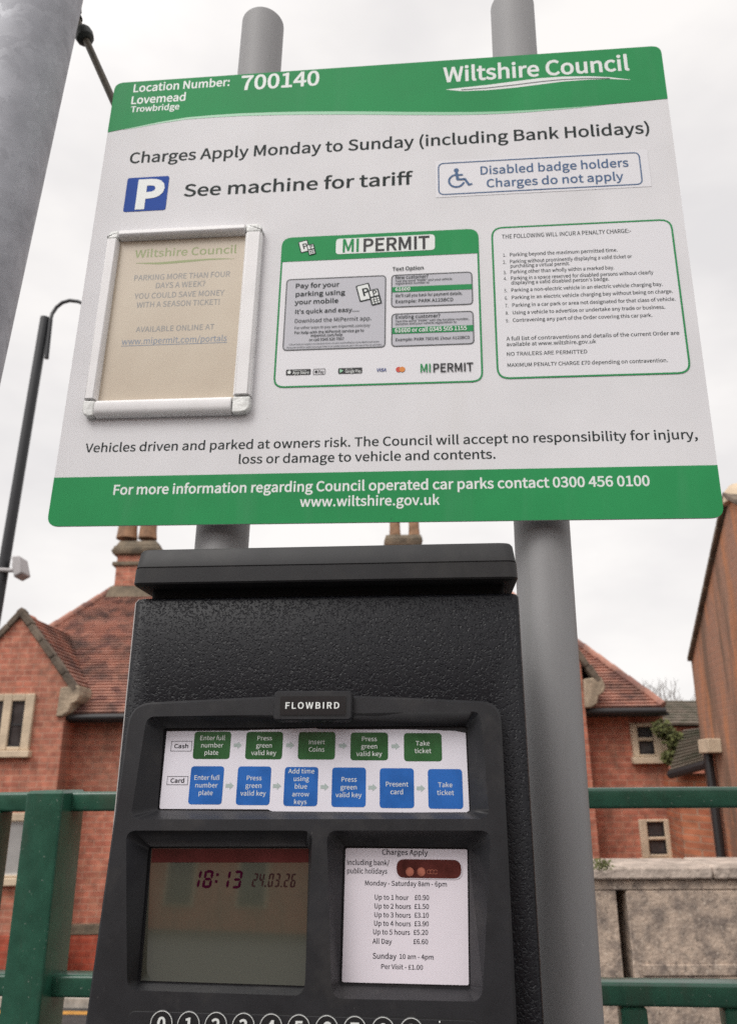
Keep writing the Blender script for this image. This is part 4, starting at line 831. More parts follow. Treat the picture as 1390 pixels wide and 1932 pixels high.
# pay by phone notice
mq = [(531, 449.4), (902, 431.8), (911, 721.6), (517, 731.8)]; mr = rect_px(F, mq, 0)
mn = MB().sheet(F, rrect(*mr, .016), .0003).build('payment_notice', M['pale'], sign)
b = MB(); b.flat = True; b.stroke(F, rrect(*mr, .016), .0026, .0006); hv = (U(530.3, 494.2)[1]+U(902, 478.8)[1])/2
b.sheet(F, [(mr[0], hv), (mr[2], hv)]+[p for p in rrect(*mr, .016) if p[1] > mr[3]-.02], .0007)
gb = []
def prect(pts, r, n, mb=None): q = rect_px(F, pts, n); (mb or MB()).sheet(F, rrect(*q, r), n); return q
b.build('green_band', M['green'], mn)
lb_ = MB(); lb_.flat = True; prect([(633.6, 451), (820, 441.5), (820, 471), (633.6, 480)], .006, .0010, lb_); lb_.build('name_plate', M['white_ink'], mn)
for pts in ([(540, 526.7), (728.3, 519.6), (726.8, 656.6), (533.4, 660.7)], [(737.6, 519), (890.4, 512.2), (892.3, 574.7), (737.6, 580.2)], [(737.6, 592.3), (892.9, 586), (894.4, 649), (738.2, 654.5)]):
    gr_ = MB(); gr_.flat = True; gs_ = MB(); gs_.flat = True; q = prect(pts, .007, .0006, gr_); gs_.stroke(F, rrect(*q, .007), .0016, .0009)
    gr_.build('text_box', M['box_grey'], mn); gs_.build('box_border', M['grey_ink'], mn)
for pts in ([(739.5, 541.5), (890, 536), (890, 545.5), (739.5, 551.5)], [(739.5, 618.3), (892.5, 613.3), (892.5, 624.8), (739.5, 629.7)]):
    q = rect_px(F, pts, .001); MB().sheet(F, [(q[0], q[1]), (q[2], q[1]), (q[2], q[3]), (q[0], q[3])], .0010).build('green_bar', M['green'], mn)
for xa, ya, xb, yb, xc, xd, yd, hh_, bo in ((643.8, 475.6, 678.8, 474, 682.5, 810.3, 469, 23.5, .03), (791.4, 702.3, 813.4, 701.6, 815.4, 892.9, 699.6, 15.5, .025)):
    g1 = Ink(F, .0014); g1.px('MI', xa, ya, xb, yb, hh_, bo); g1.build('green_lettering', M['green'], mn)
    g2 = Ink(F, .0014); g2.px('PERMIT', xc, yb, xd, yd, hh_, bo); g2.build('black_lettering', M['black_ink'], mn)
for i_, a in enumerate((('Text Option', 739.7, 510.3, 799.5, 508.4, 6.8, .02), ('Pay for your', 556.6, 543.3, 639.8, 540.3, 8.2, .02), ('parking using', 556.6, 558.3, 650.7, 555.8, 8.2, .02), ('your mobile', 555.7, 573.7, 638.3, 571.2, 8.2, .02),
          ("It's quick and easy....", 555.7, 591, 677.9, 588, 7.6, .018), ('Download the MiPermit app.', 555, 608.3, 701, 604.5, 7.4, .0), ('For other ways to pay see mipermit.com/pay', 555, 620, 698, 616.5, 5, .0), ('For help with the MiPermit service go to', 555, 629.4, 686.5, 626.2, 5, .015),
          ('mipermit.com/help', 585.7, 635.3, 646, 633.6, 5, .015), ('or call 0345 520 7007', 582.6, 643.3, 649, 641.2, 5, .015),
          ('Calls and texts are charged at your standard network rate and a small handling fee may be added to each session', 545, 650.5, 715, 646.5, 3, .0), ('Terms and conditions apply and a paper ticket is not needed when you pay in this way at this car park today', 540.5, 656.5, 720, 652, 3, .0),
          ('New customer?', 745.3, 526.7, 807.8, 523.8, 6.2, .015), ('Text the word "PARK" and your vehicle', 745.3, 531.8, 852.7, 528, 4, .01), ('registration number to', 745.3, 536.9, 809.4, 534.3, 4, .01),
          ("We'll call you back for payment details.", 745.3, 560.3, 872, 556, 5.6, .012), ('Example: PARK A123BCD', 745.3, 571.8, 854.8, 567.6, 6, .012),
          ('Existing customer?', 745.3, 601.2, 830.4, 598.2, 6.4, .015), ('Text the word "PARK" with the location number,', 745.3, 607.8, 884.5, 603.2, 4, .01), ('duration and your vehicle registration to', 745.3, 613.2, 861, 609, 4, .01), ('Example: PARK 700140 1hour A123BCD', 745.3, 643.4, 886, 638.8, 5.4, .012))):
    if i_ in (0, 1, 12, 17): t = Ink(F, .0012)
    t.px(*a)
    if i_ in (0, 11, 16, 20): t.build('lettering', M['dark_ink'], mn)
t = Ink(F, .0014); t.px('61600', 745.3, 549, 773.8, 547.6, 6, .03); t.build('white_lettering', M['white_ink'], mn)
t = Ink(F, .0014); t.px('61600 or call 0345 505 1155', 744.4, 627, 880.5, 622.4, 7.4, .03); t.build('white_lettering', M['white_ink'], mn); t = Ink(F, .0014)
# badges
bd = MB(); bd.flat = True; prect([(539.6, 697.4), (586, 696), (586, 706.5), (539.6, 708)], .0015, .0008, bd); bd.build('store_badge', M['black_ink'], mn); bd = MB(); bd.flat = True; prect([(638, 694.7), (683, 693.2), (683, 703.8), (638, 705.4)], .0015, .0008, bd); bd.build('store_badge', M['black_ink'], mn); bd = MB(); bd.flat = True
q = rect_px(F, [(590.6, 696), (613.8, 695.2), (613.8, 706.4), (590.6, 707.2)], .0008); bd.stroke(F, rrect(*q, .002), .0007, .0008); c_ = ((q[0]*.75+q[2]*.25), (q[1]+q[3])/2); disc(bd, F, c_, .0022, .0009, 10); bd.build('store_badge', M['black_ink'], mn)
p_ = Ink(F, .0010); p_.px('Pay', 600, 704.5, 611, 704, 6, .02); p_.build('pay_lettering', M['black_ink'], mn)
t.px('App Store', 552, 706, 583, 705, 5.0, .02); t.build('white_lettering', M['white_ink'], mn); t = Ink(F, .0014); t.px('Download on the', 552, 700.2, 578, 699.2, 2.2); t.build('white_lettering', M['white_ink'], mn); t2 = t; t = Ink(F, .0014); t.px('Google Play', 651, 703.2, 681, 702.2, 5, .02); t.px('GET IT ON', 651, 697.6, 665, 697.1, 2.2)
c_ = F.uv(545.6, 702.6, .0012); t.build('white_lettering', M['white_ink'], mn); t = MB(); t.flat = True; disc(t, F, tuple(c_), .0026, .0013, 12); disc(t, F, (c_.x+.0006, c_.y+.0036), .0008, .0013, 8)
t.build('store_mark', M['white_ink'], mn)
c_ = F.uv(643.5, 699.6, .0012); b = MB(); b.flat = True; b.sheet(F, [(c_.x-.002, c_.y-.003), (c_.x+.0034, c_.y), (c_.x-.002, c_.y+.003)], .0012); b.build('play_mark', M['light_green'], mn)
t = Ink(F, .0010); t.px('VISA', 709.7, 701, 728.3, 700.2, 6, .035, 0, .15); t.build('card_lettering', M['navy_ink'], mn)
c_ = F.uv(752, 697, .001); b = MB(); b.flat = True; disc(b, F, tuple(c_), .0042, .0009); b.build('card_mark', M['red_ink'], mn)
c_ = F.uv(758.5, 696.7, .001); b = MB(); b.flat = True; disc(b, F, tuple(c_), .0042, .0010); b.build('card_mark', M['orange_ink'], mn)
def phones(cx_, cy_, s_, tilt, parent, n):
    """two tilted pocket phones with a letter P on each"""
    o = F.uv(cx_, cy_, n); a = R(tilt); ca, sa = math.cos(a), math.sin(a)
    def T(x, y): return (o.x+(x*ca-y*sa)*s_, o.y+(x*sa+y*ca)*s_)
    k = MB(); k.flat = True; wv = MB(); wv.flat = True; d = Ink(F, n)
    for j, (x0, y0, x1, y1) in enumerate(((-1, -.9, .5, 1.25), (.15, -1.7, 1.3, .25))):
        k.sheet(F, [T(*p) for p in rrect(x0, y0, x1, y1, .15)], n+.0001+j*.0004)
        yb = y0 if j == 0 else y0+.95
        wv.sheet(F, [T(*p) for p in rrect(x0+.14, yb+.14, x1-.14, y1-.14, .08)], n+.0002+j*.0004)
        if j:
            for r_ in range(3):
                for c2 in range(3): wv.sheet(F, [T(x0+.14+c2*.31, y0+.12+r_*.28), T(x0+.36+c2*.31, y0+.12+r_*.28), T(x0+.36+c2*.31, y0+.31+r_*.28), T(x0+.14+c2*.31, y0+.31+r_*.28)], n+.0002+j*.0004)
        flat_, tri = glyph('P', .04)[1:]; hh = (.95 if j == 0 else .62); xx, yy = (x0+x1)/2-hh*.28, (yb+y1)/2-hh*.5
        k.add([F.P(*T(xx+px_*hh/CAP, yy+py_*hh/CAP), n+.0003+j*.0004) for px_, py_ in flat_], [tuple(t_) for t_ in tri])
    wv.build('phone_screen', M['white_ink'], parent); k.build('phone_symbol', M['dark_ink'], parent)
phones(577, 466, .0098, 14, mn, .0010); phones(692, 553, .0135, 14, mn, .0010)

# penalty notice
pq = [(926.6, 429.4), (1265.7, 413), (1303.6, 703.9), (936, 717)]; pr_ = rect_px(F, pq, 0)
pn = MB().sheet(F, rrect(*pr_, .018), .0003).build('penalty_notice', M['pale'], sign)
b = MB(); b.flat = True; b.stroke(F, rrect(*pr_, .018), .0026, .0006); b.build('border', M['green'], pn)
t = Ink(F, .0004); t.px('THE FOLLOWING WILL INCUR A PENALTY CHARGE:-', 946.3, 450.8, 1190.4, 438.5, 7.6, .02)
t.build('title_lettering', M['dark_ink'], pn); t = Ink(F, .0004)
for i, (s_, x0, y0, x1, y1) in enumerate((('Parking beyond the maximum permitted time.', 960.8, 483.9, 1164.8, 474.5), ('Parking without prominently displaying a valid ticket or', 961, 497.4, 1191.4, 486), ('*purchasing a virtual permit.', 961.8, 505.3, 1075, 500), ('Parking other than wholly within a marked bay.', 961.8, 516.7, 1158.6, 507.3),
        ('Parking in a space reserved for disabled persons without clearly', 962.5, 528.5, 1231.8, 516.5), ("*displaying a valid disabled person's badge.", 963.5, 537, 1149, 529), ('Parking a non-electric vehicle in an electric vehicle charging bay.', 963.5, 551, 1250, 538.6), ('Parking in an electric vehicle charging bay without being on charge.', 964.2, 565, 1269, 552), ('Parking in a car park or area not designated for that class of vehicle.', 965.2, 579.2, 1274.3, 567),
        ('Using a vehicle to advertise or undertake any trade or business.', 966, 593.4, 1254.6, 582), ('Contravening any part of the Order covering this car park.', 966.6, 607.9, 1230.4, 597))):
    if s_[0] != '*':
        num = '%d.' % (1+[0, 1, 1, 2, 3, 3, 4, 5, 6, 7, 8][i])
        t.px(num, x0-12.8, y0+.6, x0-6.5, y0+.3, 6.3, .016)
    t.px(s_.lstrip('*'), x0, y0, x1, y1, 6.5, .024)
t.build('list_lettering', M['dark_ink'], pn); t = Ink(F, .0004)
t.px('A full list of contraventions and details of the current Order are', 954.9, 644, 1281, 630, 7, .022); t.px('available at www.wiltshire.gov.uk', 954.9, 653.8, 1124, 647, 7, .022)
t.px('NO TRAILERS ARE PERMITTED', 954.9, 671.8, 1107.9, 666.5, 7, .018); t.px('MAXIMUM PENALTY CHARGE £70 depending on contravention.', 956, 693.5, 1259.8, 682, 7, .02)
t.build('note_lettering', M['dark_ink'], pn)

# poster in a snap frame bolted to the sign
nf = root('notice_frame', 'white metal snap frame holding a faded beige poster on the left of the sign', 'frame', F, F.P(-.3, -.22, 0))
fo = rect_px(F, [(203, 435), (493, 421), (472, 782), (154, 787)], .012); fi = rect_px(F, [(224, 448), (460, 437.5), (439, 748), (181, 754)], .012)
fo = (fo[0], fo[1]+.003, fo[2], fo[3])
def rail_bar(u0, v0, u1, v1, along):
    """rounded aluminium section"""
    if along == 'u': prof = [(v0, 0), (v1, 0), (v1, .009), (v1-(v1-v0)*.18, .0135), (v0+(v1-v0)*.35, .0145), (v0+(v1-v0)*.12, .012), (v0, .008)]; rg = [[F.P(uu, v, n+.0006) for v, n in prof] for uu in (u0, u1)]
    else: prof = [(u0, 0), (u1, 0), (u1, .009), (u1-(u1-u0)*.15, .0135), (u0+(u1-u0)*.15, .0135), (u0, .009)]; rg = [[F.P(u, vv, n+.0006) for u, n in prof] for vv in (v0, v1)]
    return MB().loft(rg)
rail_bar(fi[0], fi[3], fi[2], fo[3], 'u').build('frame_rail', M['alu'], nf, bevel=.001)
rail_bar(fi[0], fo[1], fi[2], fi[1], 'u').build('frame_rail', M['alu'], nf, bevel=.001)
rail_bar(fo[0], fi[1]+.002, fi[0]-.001, fi[3]-.002, 'v').build('frame_rail', M['alu'], nf, bevel=.001)
rail_bar(fi[2]+.001, fi[1]+.002, fo[2], fi[3]-.002, 'v').build('frame_rail', M['alu'], nf, bevel=.001)
g_ = .0012
for cs, rr in (([(fo[0], fo[1]), (fi[0]-g_, fo[1]), (fi[0]-g_, fi[1]), (fo[0], fi[1])], (.013, .0035, .0035, .0035)), ([(fi[2]+g_, fo[1]), (fo[2], fo[1]), (fo[2], fi[1]), (fi[2]+g_, fi[1])], (.0035, .013, .0035, .0035)),
               ([(fi[2]+g_, fi[3]), (fo[2], fi[3]), (fo[2], fo[3]), (fi[2]+g_, fo[3])], (.0035, .0035, .013, .0035)), ([(fo[0], fi[3]), (fi[0]-g_, fi[3]), (fi[0]-g_, fo[3]), (fo[0], fo[3])], (.0035, .0035, .0035, .013))):
    MB().prism(F, rquad(cs, rr, 6), .0008, .0118, .0015).build('corner_piece', M['corner'], nf, bevel=.0008)
po_ = MB().box(F, fi[0]-.004, fi[1]-.004, .0007, fi[2]+.004, fi[3]+.004, .0022).build('poster', M['poster'], nf)
t = Ink(F, .0023); t.px('Wiltshire Council', 254, 486.5, 447, 477, 14, .02)
ribbon(t, F, [(257, 496), (300, 495), (345, 491), (390, 488), (420, 487.3), (442, 488)], [(257, 497), (300, 499), (345, 495.5), (390, 491), (420, 489.2), (442, 488.6)], .0023); t.build('green_lettering', M['faded_green'], po_)
t = Ink(F, .0023)
for a in (('PARKING MORE THAN FOUR', 251.9, 529.8, 434, 521.5, 10, .016), ('DAYS A WEEK?', 292.7, 544, 387.7, 539.8, 10, .016), ('YOU COULD SAVE MONEY', 253.5, 564, 422.8, 557, 10, .016), ('WITH A SEASON TICKET!', 257.3, 580.4, 415.5, 574.3, 10, .016), ('AVAILABLE ONLINE AT', 256.3, 626.3, 404.5, 621.8, 10, .016)):
    if a[0] in ('PARKING MORE THAN FOUR', 'AVAILABLE ONLINE AT'): t = Ink(F, .0023)
    t.px(*a)
    if a[0] in ('WITH A SEASON TICKET!', 'AVAILABLE ONLINE AT'): t.build('grey_lettering', M['faded'], po_)

t = Ink(F, .0023); t.px('www.mipermit.com/portals', 229.4, 649, 428.2, 644.5, 11, .012)
a_, b_ = F.uv(229.4, 651.5, .0023), F.uv(428.2, 647.5, .0023); v_ = (a_.y+b_.y)/2; t.sheet(F, [(a_.x, v_-.0006), (b_.x, v_-.0006), (b_.x, v_+.0006), (a_.x, v_+.0006)], .0023); t.build('link_lettering', M['faded_blue'], po_)

# two posts behind the sign
def sign_post(label, xt, yt, xb, yb, top_y):
    off = -.003-.0135-.0378; a = F.uv(xt, yt, off); b_ = F.uv(xb, yb, off); r = .0376
    uu = (a.x+b_.x)/2; vt = F.uv(xt, top_y, off).y; base = F.P(uu, 0, off); fr = Frame(base, 0, 0)
    top = F.P(uu, vt, off); bt = F.P(uu, -(F.O.z+.0)/F.V.z, off)
    o = MB().tube([bt, top-(top-bt).normalized()*.003, top], [r, r, r-.002], 48).build('sign_post', M['post'], base=bt)
    tag(o, label, 'post', 'round grey posts carrying the sign'); return o
sign_post('left round grey sign post, its lower part hidden behind the ticket machine', 496, 105, 415, 1012, 47)
sign_post('right round grey sign post, in full view beside the ticket machine', 969, 80, 1021, 985, 14)

# ------------------------------------------------------------------ ticket machine
MF = Frame((-.04, .72, EYE), 5.0, -.4)
tm = root('ticket_machine', 'black pay and display ticket machine with textured housing, display and tariff card', 'ticket machine', MF, MF.P(0, -1.45, -.12))
CF = Frame(MF.P(0, .05, .013), 5.0, -.4, 4.0)

def ring_un(FF, u0, n0, u1, n1, r, v, k=6):
    return [FF.P(u, v, n) for u, n in rrect(u0, n0, u1, n1, r, k)]
def apply_mods(o):
    bpy.context.view_layer.update(); dg = bpy.context.evaluated_depsgraph_get()
    me = bpy.data.meshes.new_from_object(o.evaluated_get(dg)); o.modifiers.clear(); old = o.data; o.data = me; bpy.data.meshes.remove(old)
    bm = bmesh.new(); bm.from_mesh(me)
    for e in bm.edges:
        if len(e.link_faces) == 2: e.smooth = e.calc_face_angle(0) < .6
    for f in bm.faces: f.smooth = True
    bm.to_mesh(me); bm.free()
def cut(o, cutters):
    for c in cutters:
        m = o.modifiers.new('cut', 'BOOLEAN'); m.operation = 'DIFFERENCE'; m.solver = 'EXACT'; m.object = c
    apply_mods(o)
    for c in cutters: d = c.data; bpy.data.objects.remove(c); bpy.data.meshes.remove(d)

hu0, hu1 = -.1850, .1825
rings = [ring_un(MF, hu0-.012, -.262, hu1+.012, .012, .006, v) for v in (-1.45, -1.40)] + [ring_un(MF, hu0, -.25, hu1, 0, .007, v) for v in (-1.398, .1520)] + [ring_un(MF, hu0+.0015, -.2485, hu1-.0015, -.0015, .006, .1545), ring_un(MF, hu0+.005, -.245, hu1-.005, -.005, .004, .1560)]
hs = MB().loft(rings).build('housing', M['shell'], tm)
oc = MB().box(MF, -.160, -.38, -.045, .146, .043, .08).build('cutter', M['deep'], tm)
cut(hs, [oc])
for u_, n_, r_, v0_ in ((hu0+.0008, -.0035, .0011, -1.38), (hu1-.0002, -.02, .0009, -1.38)):  # left strip: sky glint on the rounded edge as pale colour; right: panel lip
    MB().tube([MF.P(u_, v0_, n_), MF.P(u_, .1515, n_), MF.P(u_+(.003 if u_ < 0 else -.003), .1545, n_)], r_, 8).build('edge_glint_lip', M['edge'], tm)
# hood
MB().loft([ring_un(MF, hu0+.012, -.24, hu1-.012, -.010, .006, v) for v in (.150, .1665)]).build('neck', M['neck'], tm)
hr = [ring_un(MF, hu0+.006, -.247, hu1-.006, .008, .008, .1652), ring_un(MF, hu0+.002, -.251, hu1-.002, .0132, .010, .1660), ring_un(MF, hu0+.001, -.252, hu1-.001, .0145, .010, .1675), ring_un(MF, hu0+.0015, -.252, hu1-.0015, .0142, .010, .1815), ring_un(MF, hu0+.0027, -.251, hu1-.0027, .0130, .010, .1819), ring_un(MF, hu0+.0027, -.251, hu1-.0027, .0130, .010, .1827), ring_un(MF, hu0+.0019, -.252, hu1-.0019, .0138, .010, .1831),
      ring_un(MF, hu0+.004, -.25, hu1-.004, .0118, .010, .1985), ring_un(MF, hu0+.0055, -.2485, hu1-.0055, .0103, .010, .2008), ring_un(MF, hu0+.010, -.244, hu1-.010, .006, .008, .2022)]
MB().loft(hr).build('hood', M['hood'], tm)

# console: bevelled frame with three recesses
def cu_(x, y, n=0): return tuple(CF.uv(x, y, n))
tl_, tr_, bl_, br_ = cu_(244, 1335), cu_(944, 1325), cu_(160, 1932), cu_(975, 1932)
VB = -.42
lx = lambda v: tl_[0]+(bl_[0]-tl_[0])*(v-tl_[1])/(bl_[1]-tl_[1])
rx = lambda v: tr_[0]+(br_[0]-tr_[0])*(v-tr_[1])/(br_[1]-tr_[1])
vtl, vtr = cu_(275, 1330)[1], cu_(928, 1319.6)[1]
vt_ = (vtl+vtr)/2
am = [cu_(514, 1314), cu_(590, 1311), cu_(672, 1311.6)]; am = [(p[0], max(vt_+.004, (p[1]+vt_+.006)/2)) for p in am]
outl = rquad([(lx(VB), VB), (rx(VB), VB), (rx(vt_), vt_), am[2], am[1], am[0], (lx(vt_), vt_)], [.01, .01, .017, .02, .02, .02, .020], 6)
con = MB().prism(CF, outl, -.055, 0, .0022).build('console', M['plastic'], tm)
def recess(outer, inner, depth, ro, ri):
    """funnel shaped cutter; corners TL TR BR BL in the picture"""
    o = [cu_(*p) for p in outer]; i = [cu_(*p, -depth) for p in inner]
    oq = rquad([o[3], o[2], o[1], o[0]], ro, 6); iq = rquad([i[3], i[2], i[1], i[0]], ri, 6)
    e = 1.15; rings = [[CF.P(iu, iv, -depth) for iu, iv in iq], [CF.P(iu, iv, -depth+.004) for iu, iv in iq]]
    rings.append([CF.P(u, v, .0) for u, v in oq]); rings.append([CF.P(u+(u-iu)*.06, v+(v-iv)*.06, .003) for (u, v), (iu, iv) in zip(oq, iq)])
    return MB().loft(rings).build('cutter', M['deep'], tm)
D1, D2, D3 = .020, .024, .024
I1 = [(312, 1375), (881, 1370), (887, 1534), (299, 1529)]
I2 = [(284, 1597), (584, 1597), (577, 1863), (262, 1853)]
I3 = [(648, 1596), (884, 1599), (887, 1866), (641, 1858)]
cut(con, [recess([(277, 1352), (906, 1342), (923, 1545), (246, 1546)], I1, D1, .008, .003),
          recess([(238, 1567), (590, 1567), (574, 1879), (240, 1868)], I2, D2, .009, .003),
          recess([(616, 1567), (926, 1567), (909, 1890), (626, 1884)], I3, D3, .009, .003)])
bv = con.modifiers.new('edge', 'BEVEL'); bv.width = .0016; bv.segments = 3; bv.limit_method = 'ANGLE'; bv.angle_limit = R(22)
# badge
bq = rect_px(CF, [(516, 1305), (664, 1301.5), (664, 1359), (516, 1359.5)], .006)
bg_ = MB().prism(CF, rrect(*bq, .004), -.012, .0065, .0012).build('brand_badge', M['plastic'], tm)
bi = rect_px(CF, [(528.5, 1316), (652, 1311), (652, 1348), (528.5, 1350)], .007)
MB().prism(CF, rrect(bi[0]-.0012, bi[1]-.0012, bi[2]+.0012, bi[3]+.0012, .001), .006, .0067).build('badge_rim', M['deep'], bg_)
MB().prism(CF, rrect(*bi, .001), .006, .0072).build('badge_plate', M['badge'], bg_)
t = Ink(CF, .0075); t.px('FLOWBIRD', 537, 1337.5, 640.5, 1336, 11.6, .03, .22); t.build('lettering', M['white_ink'], bg_)

# instruction card
n1 = -D1+.0012
cp = [cu_(*p, n1) for p in ((315, 1380), (400, 1379), (468, 1378.5), (472, 1377.5), (560, 1375), (596, 1373.5), (600, 1375.5), (700, 1376.5), (760, 1376), (858, 1379), (878, 1383), (885, 1529), (880, 1532.5), (700, 1533), (522, 1532.5), (512, 1530), (505, 1527), (303, 1526), (301, 1523))]
ic = MB().prism(CF, cp[::-1], -D1+.0003, n1).build('instruction_card', M['card'], tm, smooth=False)
ni = n1+.00015
steps_g = [(('Enter full', 'number', 'plate'), 367.7, 436.6, 363.5, 433, 1380.3, 1432), (('Press', 'green', 'valid key'), 465.6, 534.8, 462, 531.5, 1380.6, 1432.6), (('Insert', 'Coins'), 564, 633, 561, 631.5, 1381, 1433), (('Press', 'green', 'valid key'), 661.7, 732.6, 660.5, 731, 1382, 1434.5), (('Take', 'ticket'), 762, 833.2, 761.5, 833, 1383, 1436.4)]
steps_b = [(('Enter full', 'number', 'plate'), 360.5, 423.6, 355.5, 418, 1445.6, 1517.8), (('Press', 'green', 'valid key'), 449.5, 512, 444.5, 508.5, 1446, 1519), (('Add time', 'using', 'blue', 'arrow', 'keys'), 537.8, 601, 534, 598, 1447, 1521), (('Press', 'green', 'valid key'), 627, 691, 624.5, 689, 1448, 1522.8), (('Present', 'card'), 716.7, 781, 715.5, 780.5, 1449.4, 1524.7), (('Take', 'ticket'), 807.5, 872, 807, 873, 1451, 1526)]
for m_, stp in (('cardgreen', steps_g), ('cardblue', steps_b)):
    for lines, a0, a1, b0, b1, y0, y1 in stp:
        q = rect_px(CF, [(a0, y0), (a1, y0), (b1, y1), (b0, y1)], ni)
        MB().sheet(CF, rrect(*q, .0032), ni).build('step_box', M[m_], ic)
        uc, vc_ = (q[0]+q[2])/2, (q[1]+q[3])/2; k = len(lines); lh = .0064; ch_ = .0038
        il = Ink(CF, ni+.0001)
        for j, s_ in enumerate(lines): il.mid(s_, uc, vc_+(k-1)/2*lh-j*lh-ch_/2, ch_, .008, 1.08)
        il.build('lettering', M['pale_ink'], ic)
for x, y in ((448.7, 1406), (547.5, 1406), (647, 1407), (746, 1408), (433.6, 1482.4), (522.7, 1483), (612.5, 1484.6), (702.8, 1485.8), (793.7, 1487.3)):
    c = CF.uv(x, y, ni); s_ = .0037
    ar = MB(); ar.sheet(CF, [(c.x-s_, c.y-s_*.42), (c.x, c.y-s_*.42), (c.x, c.y-s_*.85), (c.x+s_, c.y), (c.x, c.y+s_*.85), (c.x, c.y+s_*.42), (c.x-s_, c.y+s_*.42)], ni).build('arrow', M['arrow'], ic)
for s_, x0, x1, y0, y1 in (('Cash', 323.3, 362.5, 1398, 1417.5), ('Card', 315.7, 355.3, 1464.5, 1481)):
    bx = MB(); bx.flat = True; tx = Ink(CF, ni); q = rect_px(CF, [(x0, y0), (x1, y0), (x1-.7, y1), (x0-.7, y1)], ni); bx.stroke(CF, [(q[0], q[1]), (q[2], q[1]), (q[2], q[3]), (q[0], q[3])], .0004, ni)
    tx.mid(s_, (q[0]+q[2])/2, (q[1]+q[3])/2-.0017, .0035, .035, 1.25)
    bx.build('label_border', M['card_ink'], ic); tx.build('label_lettering', M['card_ink'], ic)

# liquid crystal display
n2 = -D2+.0012; q2 = [cu_(*p, n2) for p in ((287, 1601), (583, 1601), (575.5, 1860), (266, 1850))]
ds = MB().prism(CF, [q2[3], q2[2], q2[1], q2[0]], -D2+.0003, n2).build('display', M['lcd'], tm, smooth=False)
qs = [cu_(*p, n2) for p in ((288, 1601.5), (583, 1601.5), (582.4, 1627), (286, 1627))]
MB().prism(CF, [qs[3], qs[2], qs[1], qs[0]], n2+.0001, n2+.0005).build('display_strip', M['lcd_strip'], ds, smooth=False)
SEG = {'0': 'abcdef', '1': 'bc', '2': 'abged', '3': 'abgcd', '4': 'fgbc', '5': 'afgcd', '6': 'afgedc', '8': 'abcdefg'}
def seven(mb, ch_, u, v, w_, h_, t_, n, sl_=.14):
    def T(x, y): return (u+x+sl_*y, v+y)
    m_ = h_/2; g = t_*.12
    hor = {'a': h_, 'g': m_, 'd': 0}
    for s_ in SEG[ch_]:
        if s_ in hor:
            y = hor[s_]; yy = y-(t_/2 if s_ == 'a' else (-t_/2 if s_ == 'd' else 0))
            p = [(t_*.3+g, yy), (t_+g, yy+t_/2), (w_-t_-g, yy+t_/2), (w_-t_*.3-g, yy), (w_-t_-g, yy-t_/2), (t_+g, yy-t_/2)]
        else:
            x = 0 if s_ in 'ef' else w_; y0, y1 = (0, m_) if s_ in 'ec' else (m_, h_); xi = x+(t_ if x == 0 else -t_)
            xm_ = (x+xi)/2; p = [(xm_, y0+g+t_*.1), (x, y0+t_*.6+g), (x, y1-t_*.6-g), (xm_, y1-g-t_*.1), (xi, y1-t_*.9-g), (xi, y0+t_*.9+g)]
        mb.sheet(CF, [T(*q) for q in p], n)
nd = n2+.0003
def digits(txt, x0, x1, yt, yb, wfrac, tfrac, m_, name):
    a, b_ = CF.uv(x0, yb, nd), CF.uv(x1, yb, nd); h_ = CF.uv(x0, yt, nd).y-a.y; mb = MB(); mb.flat = True
    units = sum(.45 if c in ':.' else 1 for c in txt); pitch = (b_.x-a.x-.14*h_)/(units-.25); u = a.x; t_ = h_*tfrac
    for c in txt:
        if c in ':.':
            for y in ((.3, .68) if c == ':' else (0,)): mb.sheet(CF, [(u+pitch*.02+.14*y*h_, a.y+y*h_), (u+pitch*.02+t_+.14*y*h_, a.y+y*h_), (u+pitch*.02+t_+.14*y*h_, a.y+y*h_+t_), (u+pitch*.02+.14*y*h_, a.y+y*h_+t_)], nd)
            u += pitch*.45
        else: seven(mb, c, u, a.y, pitch*.75, h_, t_, nd); u += pitch
    mb.build(name, M[m_], ds)
digits('18:13', 358, 457, 1641, 1675, .7, .15, 'seg', 'time_digits'); digits('24.03.26', 474, 559, 1647, 1673, .7, .12, 'seg_faint', 'date_digits')

